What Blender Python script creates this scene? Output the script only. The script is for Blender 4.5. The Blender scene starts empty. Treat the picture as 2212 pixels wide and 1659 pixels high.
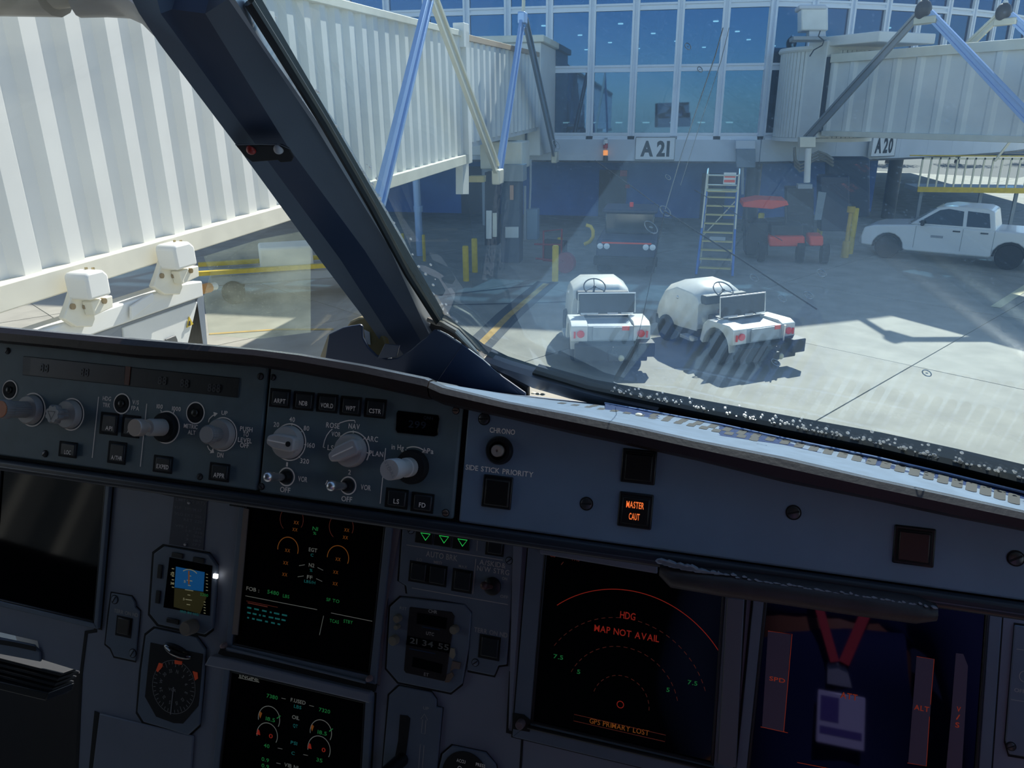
import bpy, math, random
from mathutils import Vector, Matrix
from mathutils.bvhtree import BVHTree
random.seed(7)
C = bpy.context.scene.collection
# ---------------------------------------------------------------- camera / world / sun
F, CX, CY, EYE = 1660.0, 1106.0, 829.5, Vector((0, 0, 4.5))
def norm(v): return Vector(v).normalized()
def ext_axes(nad, azdeg):
    Z = -norm((nad[0]-CX, nad[1]-CY, F)); fw = Vector((0,0,1)); fw = (fw - Z*(fw@Z)).normalized()
    rt = fw.cross(Z); a = math.radians(azdeg)
    return fw*math.sin(a)+rt*math.cos(a), fw*math.cos(a)-rt*math.sin(a), Z
def cab_axes(nad, lat):
    Z = -norm((nad[0]-CX, nad[1]-CY, F)); l = norm((lat[0]-CX, lat[1]-CY, F))
    X = -l; X = (X - Z*(X@Z)).normalized(); return X, Z.cross(X), Z
EX = ext_axes((1130,5483), -11.6)          # world axes seen in camera space (x right, y down, z forward)
KX = cab_axes((1281,5483), (-4000,430))    # the aircraft's own axes
def cam2w(c): return Vector((EX[0]@c, EX[1]@c, EX[2]@c))
def ray(px, py): return cam2w(Vector(((px-CX)/F, (py-CY)/F, 1.0)))
KW = [cam2w(a) for a in KX]                # aircraft axes in world
def ck(x, y, z): return EYE + KW[0]*x + KW[1]*y + KW[2]*z
cd = bpy.data.cameras.new('camera'); cam = bpy.data.objects.new('camera', cd); C.objects.link(cam)
xr, yd, zf = cam2w(Vector((1,0,0))), cam2w(Vector((0,1,0))), cam2w(Vector((0,0,1)))
cam.matrix_world = Matrix(((xr.x,-yd.x,-zf.x,EYE.x),(xr.y,-yd.y,-zf.y,EYE.y),(xr.z,-yd.z,-zf.z,EYE.z),(0,0,0,1)))
cd.sensor_width = 36; cd.lens = F/2212*36; cd.clip_start = .01; cd.clip_end = 500
sc = bpy.context.scene; sc.camera = cam
SUN_AZ, SUN_EL = math.radians(11.5), math.radians(39.5)
w = bpy.data.worlds.new('sky'); sc.world = w; w.use_nodes = True; nt = w.node_tree
sky = nt.nodes.new('ShaderNodeTexSky'); sky.sky_type = 'NISHITA'; sky.sun_disc = False
sky.sun_elevation = SUN_EL; sky.sun_rotation = SUN_AZ; sky.altitude = 1600; sky.dust_density = .6
bg = nt.nodes['Background']; nt.links.new(sky.outputs[0], bg.inputs[0]); bg.inputs[1].default_value = .105
sd = bpy.data.lights.new('sun', 'SUN'); sd.energy = 4.6; sd.angle = math.radians(.53); sd.color = (1, .95, .86)
so = bpy.data.objects.new('sun', sd); C.objects.link(so)
SUNV = Vector((math.sin(SUN_AZ)*math.cos(SUN_EL), math.cos(SUN_AZ)*math.cos(SUN_EL), math.sin(SUN_EL)))
so.rotation_euler = (-SUNV).to_track_quat('-Z','Y').to_euler(); so.location = (3, 20, 40)
sc.view_settings.view_transform = 'Standard'; sc.view_settings.look = 'None'
sc.view_settings.exposure = .9; sc.view_settings.gamma = 1; sc.view_settings.use_curve_mapping = False
sc.cycles.use_denoising = True; sc.cycles.max_bounces = 10; sc.cycles.transparent_max_bounces = 16
sc.cycles.caustics_reflective = False; sc.cycles.caustics_refractive = False
# ---------------------------------------------------------------- materials
def lin(c):
    if isinstance(c, str): c = [int(c[i:i+2],16)/255 for i in (0,2,4)]
    return tuple((x/12.92 if x <= .04045 else ((x+.055)/1.055)**2.4) for x in c) + (1,)
MATS = {}
def mat(name, col, rough=.5, metal=0, var=0, vs=20, bump=0, bs=200, emit=0, spec=.5, tint=None, stretch=None, col2=None, coat=0, alpha=1):
    if name in MATS: return MATS[name]
    m = bpy.data.materials.new(name); m.use_nodes = True; n = m.node_tree.nodes; L = m.node_tree.links
    b = n['Principled BSDF']; c = lin(col)
    b.inputs['Base Color'].default_value = c; b.inputs['Roughness'].default_value = rough
    b.inputs['Metallic'].default_value = metal; b.inputs['Specular IOR Level'].default_value = spec
    b.inputs['Coat Weight'].default_value = coat; b.inputs['Alpha'].default_value = alpha
    if tint: b.inputs['Specular Tint'].default_value = tuple(tint)+(1,)
    if emit: b.inputs['Emission Color'].default_value = c; b.inputs['Emission Strength'].default_value = emit
    if var or bump:
        tc = n.new('ShaderNodeTexCoord'); mp = n.new('ShaderNodeMapping'); L.new(tc.outputs['Object'], mp.inputs[0])
        if stretch: mp.inputs['Scale'].default_value = stretch
    if var:
        t = n.new('ShaderNodeTexNoise'); t.inputs['Scale'].default_value = vs; t.inputs['Detail'].default_value = 5; L.new(mp.outputs[0], t.inputs[0])
        r = n.new('ShaderNodeValToRGB'); L.new(t.outputs[0], r.inputs[0]); d = lin(col2) if col2 else None
        r.color_ramp.elements[0].position = .35; r.color_ramp.elements[1].position = .65
        r.color_ramp.elements[0].color = tuple(x*(1-var) for x in c[:3])+(1,) if not d else d
        r.color_ramp.elements[1].color = tuple(min(1,x*(1+var)) for x in c[:3])+(1,) if not d else c
        L.new(r.outputs[0], b.inputs['Base Color'])
    if bump:
        t2 = n.new('ShaderNodeTexNoise'); t2.inputs['Scale'].default_value = bs; t2.inputs['Detail'].default_value = 4; L.new(mp.outputs[0], t2.inputs[0])
        bp = n.new('ShaderNodeBump'); bp.inputs['Strength'].default_value = bump; bp.inputs['Distance'].default_value = .1/bs*4; L.new(t2.outputs[0], bp.inputs['Height']); L.new(bp.outputs[0], b.inputs['Normal'])
    MATS[name] = m; return m
def facade_glass(name, tint, refl, fac):
    m = bpy.data.materials.new(name); m.use_nodes = True; n = m.node_tree.nodes; L = m.node_tree.links; n.clear()
    out = n.new('ShaderNodeOutputMaterial'); tr = n.new('ShaderNodeBsdfTransparent'); tr.inputs[0].default_value = tuple(tint)+(1,)
    gl = n.new('ShaderNodeBsdfGlossy'); gl.inputs['Roughness'].default_value = .02; gl.inputs['Color'].default_value = tuple(refl)+(1,)
    mx = n.new('ShaderNodeMixShader'); mx.inputs[0].default_value = fac; L.new(tr.outputs[0], mx.inputs[1]); L.new(gl.outputs[0], mx.inputs[2]); L.new(mx.outputs[0], out.inputs[0]); return m
def glass(name, tint, haze, hz_col=(.8,.9,1), refl=1.0, nscale=6, patch=.5, speck=0):
    m = bpy.data.materials.new(name); m.use_nodes = True; n = m.node_tree.nodes; L = m.node_tree.links; n.clear()
    out = n.new('ShaderNodeOutputMaterial'); tr = n.new('ShaderNodeBsdfTransparent'); tr.inputs[0].default_value = tuple(tint)+(1,)
    gl = n.new('ShaderNodeBsdfGlossy'); gl.inputs['Roughness'].default_value = 0; gl.inputs['Color'].default_value = (refl,refl,refl,1)
    lw = n.new('ShaderNodeLayerWeight'); lw.inputs[0].default_value = .5; pw = n.new('ShaderNodeMath'); pw.operation = 'POWER'; pw.inputs[1].default_value = 5; L.new(lw.outputs['Facing'], pw.inputs[0])
    fr = n.new('ShaderNodeMath'); fr.operation = 'MULTIPLY_ADD'; fr.inputs[1].default_value = .96; fr.inputs[2].default_value = .045; L.new(pw.outputs[0], fr.inputs[0]); mx = n.new('ShaderNodeMixShader')
    L.new(fr.outputs[0], mx.inputs[0]); L.new(tr.outputs[0], mx.inputs[1]); L.new(gl.outputs[0], mx.inputs[2])
    src = mx
    if haze:
        df = n.new('ShaderNodeBsdfTranslucent'); df.inputs[0].default_value = tuple(hz_col)+(1,)
        tc = n.new('ShaderNodeTexCoord'); t = n.new('ShaderNodeTexNoise'); t.inputs['Scale'].default_value = nscale; t.inputs['Detail'].default_value = 6; L.new(tc.outputs['Object'], t.inputs[0])
        mr = n.new('ShaderNodeMapRange'); mr.inputs[1].default_value = .3; mr.inputs[2].default_value = .75; mr.inputs[3].default_value = haze*(1-patch); mr.inputs[4].default_value = haze*(1+patch); L.new(t.outputs[0], mr.inputs[0])
        fac = mr.outputs[0]
        if speck:
            v = n.new('ShaderNodeTexVoronoi'); v.inputs['Scale'].default_value = 260; L.new(tc.outputs['Object'], v.inputs[0])
            lt = n.new('ShaderNodeMath'); lt.operation = 'LESS_THAN'; lt.inputs[1].default_value = .13; L.new(v.outputs['Distance'], lt.inputs[0])
            ml = n.new('ShaderNodeMath'); ml.operation = 'MULTIPLY_ADD'; ml.inputs[1].default_value = speck; L.new(lt.outputs[0], ml.inputs[0]); L.new(fac, ml.inputs[2]); fac = ml.outputs[0]
        m2 = n.new('ShaderNodeMixShader'); L.new(fac, m2.inputs[0]); L.new(src.outputs[0], m2.inputs[1]); L.new(df.outputs[0], m2.inputs[2]); src = m2
    L.new(src.outputs[0], out.inputs[0]); MATS[name] = m; return m
# ---------------------------------------------------------------- geometry helpers
class Fr:
    def __init__(s, o, x, y, z=None, k=1.0): s.k=k; s.o=Vector(o); s.x=Vector(x).normalized(); s.y=Vector(y).normalized(); s.z=Vector(z).normalized() if z is not None else s.x.cross(s.y)
    def P(s, u, v, w=0): return s.o + (s.x*u + s.y*v + s.z*w)*s.k
    def pix(s, px, py, w=0):
        r = ray(px,py); t = ((s.o+s.z*w-EYE)@s.z)/(r@s.z); q = EYE + r*t - s.o; return (q@s.x, q@s.y)
    def sc(s, px, py, w=0):
        a = s.pix(px,py,w); b = s.pix(px+1,py,w); c = s.pix(px,py+1,w)
        return math.hypot(b[0]-a[0],b[1]-a[1]), math.hypot(c[0]-a[0],c[1]-a[1])
    def at(s, px, py, w=0): u, v = s.pix(px,py,w); return Fr(s.P(u,v,w), s.x, s.y, s.z)
    def rot(s, a): c, n = math.cos(a), math.sin(a); return Fr(s.o, s.x*c+s.y*n, s.y*c-s.x*n, s.z)
WF = Fr((0,0,0),(1,0,0),(0,1,0))
def place(x, y, az=0, z=0, k=1.0):    # local frame whose +y points along compass angle az (deg, from +Y towards +X)
    a = math.radians(az); return Fr((x,y,z),(math.cos(a),-math.sin(a),0),(math.sin(a),math.cos(a),0),k=k)
def onz(px,py,z=0): r = ray(px,py); return EYE + r*((z-EYE.z)/r.z)
def ony(px,py,y): r = ray(px,py); return EYE + r*(y/r.y)
def onx(px,py,x): r = ray(px,py); return EYE + r*(x/r.x)
LOC = {}
class MB:
    def __init__(s, fr=WF): s.fr=fr; s.v=[]; s.f=[]; s.m=[]; s.mi=0
    def add(s, vs, fs, raw=False):
        b=len(s.v); s.v += [Vector(p) if raw else s.fr.P(*p) for p in vs]; s.f += [tuple(b+i for i in q) for q in fs]; s.m += [s.mi]*len(fs); return s
    def box(s, c, d, rz=0):
        x,y,z=c; a,b,e=d[0]/2,d[1]/2,d[2]/2; co,si=math.cos(rz),math.sin(rz)
        vs=[(x+i*co-j*si, y+i*si+j*co, z+k) for k in(-e,e) for i,j in((-a,-b),(a,-b),(a,b),(-a,b))]
        return s.add(vs,[(3,2,1,0),(4,5,6,7),(0,1,5,4),(1,2,6,5),(2,3,7,6),(3,0,4,7)])
    def bx(s,x0,x1,y0,y1,z0,z1): return s.box(((x0+x1)/2,(y0+y1)/2,(z0+z1)/2),(x1-x0,y1-y0,z1-z0))
    def prism(s, poly, w0, w1, ax='z', taper=1):
        n=len(poly); cx=sum(p[0] for p in poly)/n; cy=sum(p[1] for p in poly)/n
        def q(p,w,k=1):
            a,b=cx+(p[0]-cx)*k,cy+(p[1]-cy)*k
            return {'z':(a,b,w),'x':(w,a,b),'y':(a,w,b)}[ax]
        area=sum(poly[i][0]*poly[(i+1)%n][1]-poly[(i+1)%n][0]*poly[i][1] for i in range(n))
        if area<0: poly=poly[::-1]
        vs=[q(p,w0) for p in poly]+[q(p,w1,taper) for p in poly]
        fs=[tuple(range(n-1,-1,-1)),tuple(range(n,2*n))]+[(i,(i+1)%n,n+(i+1)%n,n+i) for i in range(n)]
        if ax=='y': fs=[f[::-1] for f in fs]
        return s.add(vs,fs)
    def ppx(s, pts, w0, w1): # polygon of pixels on plane w1 of this frame, extruded back to w0
        return s.prism([s.fr.pix(x,y,w1) for x,y in pts], w0, w1)
    def raw(s, pts, off):  # world polygon + offset vector
        n=len(pts); pts=[Vector(p) for p in pts]; off=Vector(off)
        return s.add(pts+[p+off for p in pts],[tuple(range(n-1,-1,-1)),tuple(range(n,2*n))]+[(i,(i+1)%n,n+(i+1)%n,n+i) for i in range(n)],True)
    def tube(s, pts, r, n=8, closed=False, raw=False, r2=None, cap=True):
        P=[Vector(p) if raw else s.fr.P(*p) for p in pts]; m=len(P); vs=[]; up=None
        for i in range(m):
            a=P[i-1] if (i or closed) else P[i]; b=P[(i+1)%m] if (i<m-1 or closed) else P[i]; t=(b-a).normalized()
            if up is None: up = t.orthogonal().normalized()
            up=(up-t*(up@t)).normalized(); sd_=t.cross(up); rr=r if r2 is None else r+(r2-r)*i/max(1,m-1)
            vs += [P[i]+(up*math.cos(k*2*math.pi/n)+sd_*math.sin(k*2*math.pi/n))*rr for k in range(n)]
        fs=[(i*n+k,i*n+(k+1)%n,((i+1)%m)*n+(k+1)%n,((i+1)%m)*n+k) for i in range(m if closed else m-1) for k in range(n)]
        if cap and not closed: fs += [tuple(range(n-1,-1,-1)), tuple(range((m-1)*n,m*n))]
        return s.add(vs,fs,True)
    def cyl(s, a, b, r, n=16, r2=None): return s.tube([a,b], r, n, r2=r2)
    def lathe(s, prof, c=(0,0), n=28, fn=None, ax='z'):   # prof [(r,w)...]; fn(k)->radius factor
        vs=[]; 
        for r,w in prof:
            for k in range(n):
                t=k*2*math.pi/n; q=r*(fn(k/n) if fn else 1); a,b=c[0]+q*math.cos(t),c[1]+q*math.sin(t)
                vs.append({'z':(a,b,w),'x':(w,a,b),'y':(b,w,a)}[ax])
        m=len(prof); fs=[(i*n+k,i*n+(k+1)%n,(i+1)*n+(k+1)%n,(i+1)*n+k) for i in range(m-1) for k in range(n)]
        fs += [tuple(range(n-1,-1,-1)), tuple(range((m-1)*n,m*n))]; return s.add(vs,fs)
    def ball(s, c, r, n=10, m=6, sq=(1,1,1)):
        vs=[(c[0],c[1],c[2]-r*sq[2])]+[(c[0]+r*sq[0]*math.cos(k*2*math.pi/n)*math.sin(math.pi*i/m),c[1]+r*sq[1]*math.sin(k*2*math.pi/n)*math.sin(math.pi*i/m),c[2]-r*sq[2]*math.cos(math.pi*i/m)) for i in range(1,m) for k in range(n)]+[(c[0],c[1],c[2]+r*sq[2])]
        fs=[(0,1+(k+1)%n,1+k) for k in range(n)]+[(1+i*n+k,1+i*n+(k+1)%n,1+(i+1)*n+(k+1)%n,1+(i+1)*n+k) for i in range(m-2) for k in range(n)]+[(1+(m-2)*n+k,1+(m-2)*n+(k+1)%n,len(vs)-1) for k in range(n)]
        return s.add(vs,fs)
    def ribbon(s, uv, wd, w=0, closed=False):   # flat stroke on the frame plane
        n=len(uv); L_=[];R_=[]
        for i in range(n):
            a=uv[i-1] if (i or closed) else uv[i]; b=uv[(i+1)%n] if (i<n-1 or closed) else uv[i]
            dx,dy=b[0]-a[0],b[1]-a[1]; l=math.hypot(dx,dy) or 1; nx,ny=-dy/l*wd/2,dx/l*wd/2
            L_.append((uv[i][0]+nx,uv[i][1]+ny,w)); R_.append((uv[i][0]-nx,uv[i][1]-ny,w))
        s.add(L_+R_,[(n+i,n+(i+1)%n,(i+1)%n,i) for i in range(n if closed else n-1)]); return s
    def stroke(s, px, wpx, w=0, closed=False):
        mu=s.fr.sc(*px[0],w)[0]; return s.ribbon([s.fr.pix(x,y,w) for x,y in px], wpx*mu, w, closed)
    def arc(s, cx, cy, rpx, wpx, a0=0, a1=360, w=0, dash=0, n=48):
        mu=s.fr.sc(cx,cy,w)[0]; u,v=s.fr.pix(cx,cy,w); r=rpx*mu
        if dash:
            k=max(1,int(abs(a1-a0)/dash))
            for i in range(k):
                b0=a0+(a1-a0)*i/k; b1=b0+(a1-a0)/k*.55
                s.ribbon([(u+r*math.cos(math.radians(t)),v+r*math.sin(math.radians(t))) for t in (b0,(b0+b1)/2,b1)],wpx*mu,w)
            return s
        full=abs(a1-a0)>=360; m=n if full else n+1
        return s.ribbon([(u+r*math.cos(math.radians(a0+(a1-a0)*i/n)),v+r*math.sin(math.radians(a0+(a1-a0)*i/n))) for i in range(m)],wpx*mu,w,full)
    def build(s, name, m, parent=None, bevel=0, smooth=True, seg=2, **props):
        if not s.v: return None
        vs=s.v
        if parent is not None: base=LOC[parent.name]
        else:
            base=Vector(((min(p.x for p in vs)+max(p.x for p in vs))/2,(min(p.y for p in vs)+max(p.y for p in vs))/2,min(p.z for p in vs)))
        me=bpy.data.meshes.new(name); me.from_pydata([p-base for p in vs],[],s.f)
        for k in (m if isinstance(m,(list,tuple)) else [m]): me.materials.append(k)
        if isinstance(m,(list,tuple)): me.polygons.foreach_set('material_index', s.m)
        me.validate(); me.update()
        if smooth: me.shade_smooth(); me.set_sharp_from_angle(angle=math.radians(38))
        o=bpy.data.objects.new(name, me); C.objects.link(o)
        if parent is None: o.location=base
        else: o.parent=parent
        LOC[o.name]=base
        if bevel:
            b=o.modifiers.new('bevel','BEVEL'); b.width=bevel; b.segments=seg; b.limit_method='ANGLE'; b.angle_limit=math.radians(40); b.harden_normals=False
        for k,v_ in props.items(): o[k]=v_
        return o
def thing(name, label, cat, at, group=None):
    o=bpy.data.objects.new(name,None); C.objects.link(o); o.empty_display_size=.05; o.location=Vector(at); LOC[o.name]=Vector(at)
    o['label']=label; o['category']=cat
    if group: o['group']=group
    return o
def tag(o, label, cat, group=None):
    o['label']=label; o['category']=cat
    if group: o['group']=group
    return o
def dup(root, delta, label, rz=0):
    c=root.copy(); C.objects.link(c); c.location=root.location+Vector(delta); c['label']=label; c.rotation_euler.z += rz
    for ch in list(root.children):
        d=ch.copy(); C.objects.link(d); d.parent=c
        for g in list(ch.children):
            e=g.copy(); C.objects.link(e); e.parent=d
    return c
# glyphs of the built-in font, one evaluation for all
CH = "ABCDEFGHIJKLMNOPQRSTUVWXYZabcdefghijklmnopqrstuvwxyz0123456789/.&:+-()!%"
GL = {}; GB = {}
_t=[]
for i_,ch in enumerate(CH):
    cu=bpy.data.curves.new('g','FONT'); cu.body=ch; cu.resolution_u=3; cu.offset=.014; ob=bpy.data.objects.new('g',cu); C.objects.link(ob); _t.append((ch,ob,cu))
dg=bpy.context.evaluated_depsgraph_get(); dg.update()
for ch,ob,cu in _t:
    me=ob.evaluated_get(dg).to_mesh(); GL[ch]=([tuple(v.co[:2]) for v in me.vertices],[tuple(p.vertices) for p in me.polygons]); ob.evaluated_get(dg).to_mesh_clear()
for ch,ob,cu in _t: bpy.data.objects.remove(ob); bpy.data.curves.remove(cu)
_t=[]
for ch in 'A201 ':
    cu=bpy.data.curves.new('g','FONT'); cu.body=ch; cu.resolution_u=3; cu.offset=.045; ob=bpy.data.objects.new('g',cu); C.objects.link(ob); _t.append((ch,ob,cu))
dg=bpy.context.evaluated_depsgraph_get(); dg.update()
for ch,ob,cu in _t:
    me=ob.evaluated_get(dg).to_mesh(); GB[ch]=([tuple(v.co[:2]) for v in me.vertices],[tuple(p.vertices) for p in me.polygons]); ob.evaluated_get(dg).to_mesh_clear()
for ch,ob,cu in _t: bpy.data.objects.remove(ob); bpy.data.curves.remove(cu)
CAP=max(y for x,y in GL['H'][0])
def text(mb, s_, u, v, h, width=None, w=0, ang=0, gap=.13, anchor='c', G_=None):   # u,v centre on the frame, h cap height in metres
    x=0; out=[]
    for ch in s_:
        gset=G_ or GL
        if ch==' ' or ch not in gset: x += .12 if G_ else .34; continue
        vs,fs=gset[ch]; x0=min(a for a,b in vs); x1=max(a for a,b in vs); out.append((x-x0,vs,fs)); x += x1-x0+gap*CAP
    tot=max(x-gap*CAP,.01); sy=h/CAP; sx=(width/tot) if width else sy*.86
    u0={'c':-tot/2,'l':0,'r':-tot}[anchor]; ca,sa=math.cos(ang),math.sin(ang)
    for dx,vs,fs in out:
        pts=[((a+dx+u0)*sx,(b-CAP/2)*sy) for a,b in vs]
        mb.add([(u+a*ca-b*sa, v+a*sa+b*ca, w) for a,b in pts], fs)
def tpx(mb, s_, px, py, hpx, wpx=None, w=.0003, ang=0, anchor='c'):
    fr=mb.fr; u,v=fr.pix(px,py,w); mu,mv=fr.sc(px,py,w); text(mb,s_,u,v,hpx*mv,wpx*mu if wpx else None,w,math.radians(ang),anchor=anchor)
# ---------------------------------------------------------------- palette
M = {}
M['face'] = mat('fcu grey green paint','687a80',.5,var=.06,vs=60,bump=.05,bs=900)
M['face2'] = mat('blue grey panel paint','8298ac',.42,var=.05,vs=25,bump=.05,bs=900)
M['panel'] = mat('main panel paint','868c98',.5,var=.06,vs=14,bump=.05,bs=800)
M['panel_d'] = mat('instrument bezel paint','6e7a88',.45,var=.05,vs=40)
M['groove'] = mat('black gap','0b0d10',.7)
M['blk'] = mat('black plastic','15171a',.4,bump=.05,bs=500)
M['blkm'] = mat('matt black','101113',.75)
M['key'] = mat('push button cap','22262b',.38)
M['white'] = mat('white legend ink','dedad6',.6,emit=.022)
M['dim'] = mat('worn grey legend ink','a8a6a4',.6,emit=.008)
M['knob'] = mat('grey knob plastic','d2ccc4',.36,var=.05,vs=80)
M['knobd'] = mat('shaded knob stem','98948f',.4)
M['screw'] = mat('screw steel','5a5a5c',.35,metal=.7)
M['screwb'] = mat('bronze screw head','8a7468',.4,metal=.5)
M['chrome'] = mat('bright chrome','e4e4e6',.32,metal=1)
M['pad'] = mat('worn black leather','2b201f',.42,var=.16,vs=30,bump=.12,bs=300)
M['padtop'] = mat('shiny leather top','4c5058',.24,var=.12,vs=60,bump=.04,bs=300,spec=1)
M['rubber'] = mat('window seal rubber','0c1512',.4,var=.3,vs=60)
M['post'] = mat('window post trim','666c74',.42,var=.06,vs=12,bump=.06,bs=700)
M['postd'] = mat('window post dark trim','3e4a5e',.38,var=.06,vs=12)
M['cover'] = mat('post foot cover paint','3a465c',.45,var=.04,vs=20)
M['cream'] = mat('cream lit side','d8cba6',.5)
M['glassb'] = mat('display glass','05070a',.05,spec=.2)
M['glassk'] = mat('display glass dark','04060a',.05,spec=.07)
M['glassblue'] = mat('display glass bluish','040816',.03,spec=.42,tint=(.62,.55,1))  # blue in the base colour stands in for mirrored shirt and sky
M['brown'] = mat('display filter brown','35282a',.3)
M['lens'] = mat('annunciator lens','1d1c1b',.35)
M['lensr'] = mat('annunciator lens reddish','3a2624',.35)
M['amber'] = mat('amber light','ff7a3a',.5,emit=.45)
M['green'] = mat('green light','30e060',.5,emit=.30)
def emi(n,c,e): return mat(n,c,.5,emit=e)
M['s_red'] = emi('symbol red','e8402a',0.055); M['s_grn'] = emi('symbol green','38c060',0.042); M['s_amb'] = emi('symbol amber','d07828',0.05)
M['s_wht'] = emi('symbol white','c8c8b8',0.034); M['s_cyn'] = emi('symbol cyan','30a8a0',0.042); M['s_dim'] = emi('symbol dim orange','b05038',0.021)
M['skin_w'] = mat('grey cabin lining','6b7076',.7,var=.05,vs=6)
# ---------------------------------------------------------------- cockpit planes
TH = math.radians(22); S_ = .85
gx = KW[0]; gv = KW[1]*math.sin(TH)+KW[2]*math.cos(TH)
G = Fr(ck(-.53*S_, .48554512*S_, -.22916478*S_), gx, gv)          # glareshield face
MP = Fr(G.o + KW[1]*.17, gx, gv)                                     # main instrument panel, further forward
KF = Fr(EYE, KW[0], KW[1])
def kat(px,py,X): # world point where the pixel meets aircraft plane x = X
    r=ray(px,py); return EYE + r*(X/(r@KW[0]))
A_ = kat(535,0,-.43*S_); B_ = kat(925,690,-.43*S_); r_ = ray(2212,1043); C_ = EYE + r_*(-.21/(r_@KW[2]))
gn = (B_-A_).cross(C_-A_).normalized()
if gn@KW[1] > 0: gn = -gn
WS = Fr(B_, (C_-B_), gn.cross((C_-B_).normalized()), gn)           # right windshield, z points into the cockpit
XC = -.466*S_
# ---------------------------------------------------------------- cockpit shell
def kbox(name, x0,x1,y0,y1,z0,z1, m='skin_w', **k):
    mb=MB(KF); mb.bx(x0,x1,y0,y1,z0,z1); return mb.build(name, M[m], kind='structure', **k)
kbox('ceiling', -1.55,.82,-1.5,.16,.42,.46)
kbox('floor', -1.55,.82,-1.5,1.0,-1.25,-1.2)
kbox('wall_rear', -1.55,.82,-1.54,-1.5,-1.25,.46)
kbox('wall_front', -1.55,.82,1.0,1.04,-1.25,-.62)
kbox('wall_right', .78,.82,-1.5,.8,-1.25,-.28)
kbox('wall_right', .78,.82,-1.5,-.35,-.28,.46)
kbox('wall_left', -1.55,-1.51,-1.5,.8,-1.25,-.35)
kbox('wall_left', -1.55,-1.51,-1.5,-.5,-.35,.46)
# ---------------------------------------------------------------- windows
def gpx(x,y,w=0): u,v=WS.pix(x,y,w); return (u,v)
GE = [(948,691),(985,722),(1035,759),(1085,784),(1150,806),(1267,841),(1400,868),(1500,889),(1693,928),(1886,966),(2049,1004),(2212,1045),(2420,1095)]
M['wsglass'] = glass('windscreen glass',(.86,.93,.95),.013,(.36,.62,1),nscale=5,patch=.35,speck=.02)
M['swglass'] = glass('side pane glass',(.97,.98,.98),.010,(.9,.93,.8),nscale=9,patch=.8)
M['edgeg'] = mat('green glass edge','12261d',.3,spec=.5)
def wsk(x,z):   # point of the pane plane at aircraft x, z
    a=ck(x,0,z); return a + KW[1]*(((WS.o-a)@WS.z)/(KW[1]@WS.z))
def wsuv(p): d=p-WS.o; return (d@WS.x,d@WS.y)
WTL,WTR,WBR=wsk(-.30,.24),wsk(.40,.24),wsk(.54,-.225)
gp = [wsuv(WTL),wsuv(wsk(-.358,.20)),gpx(535,0)]+[gpx(x,y) for x,y in GE]+[wsuv(WBR),wsuv(WTR)]
# keep the top right corner on the window plane but not beyond reach
pane = MB(WS); pane.prism(gp,-.010,0)
nf = len(pane.f); pane.m = [0,0]+[1]*(nf-2)
win = pane.build('window_1', [M['wsglass'],M['edgeg']], smooth=False, kind='structure')
# captain's windshield: mirror plane about the centre post
def mirk(p):
    d=p-EYE; x=d@KW[0]; return p + KW[0]*(2*(XC-x))
A2,B2,C2 = mirk(A_),mirk(B_),mirk(C_)
n2=(B2-A2).cross(C2-A2).normalized()
if n2@KW[1] > 0: n2=-n2
WL = Fr(B2,(B2-C2),n2.cross((B2-C2).normalized()),n2)
pts=[WL.pix(*p) for p in [(-500,-60),(200,-60),(330,40),(480,250),(700,560),(840,745),(700,800),(300,775),(-500,740)]]
MB(WL).prism(pts,-.010,0).build('window_2', M['swglass'], smooth=False, kind='structure')
M['film']=glass('hazy film',(.93,.95,.92),.036,(.8,.9,.78),nscale=14,patch=.9,speck=.05)
b_=MB(WL); b_.prism([WL.pix(*p) for p in [(655,497),(671,505),(671,716),(560,730),(452,722),(440,640),(455,590),(440,552),(560,515)]],.001,.0016); b_.build('haze_sheet',M['film'],smooth=False,kind='structure')
# added thin sheet that lays the laminate haze patch over the captain's pane
# ---------------------------------------------------------------- centre post
def kline(px,py,X): return kat(px,py,X)
L0,L1 = kat(330,60,-.50*S_),kat(800,705,-.50*S_); R0,R1 = B_+(A_-B_)*1.0, B_.copy()
dirp=(B_-A_).normalized()
def plen(p): return (p-A_)@dirp
t0=kat(-0,0,XC) # unused guide
# profile across the post measured from pixels, one station each along the post
ST = [ # t-pixels: left edge, crease1, crease2, crease3, right edge trim start, right edge trim end
 ((255,-60),(330,-60),(395,-60),(470,-60),(500,-60),(512,-60)),
 ((300,28),(352,30),(372,20),(448,30),(506,0),(520,0)),
 ((345,95),(410,110),(420,100),(497,110),(560,78),(568,78)),
 ((510,313),(560,318),(566,312),(622,312),(692,275),(701,272)),
 ((690,560),(738,560),(742,556),(790,540),(846,530),(855,528)),
 ((800,705),(842,722),(848,716),(885,690),(918,690),(930,686)),
 ((858,790),(892,790),(898,785),(930,770),(955,765),(968,762))]
XS = (-.500,-.488,-.482,-.455,-.434,-.430); 
def station(i): return [kat(x,y,X*S_) for (x,y),X in zip(ST[i],XS)]
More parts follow.
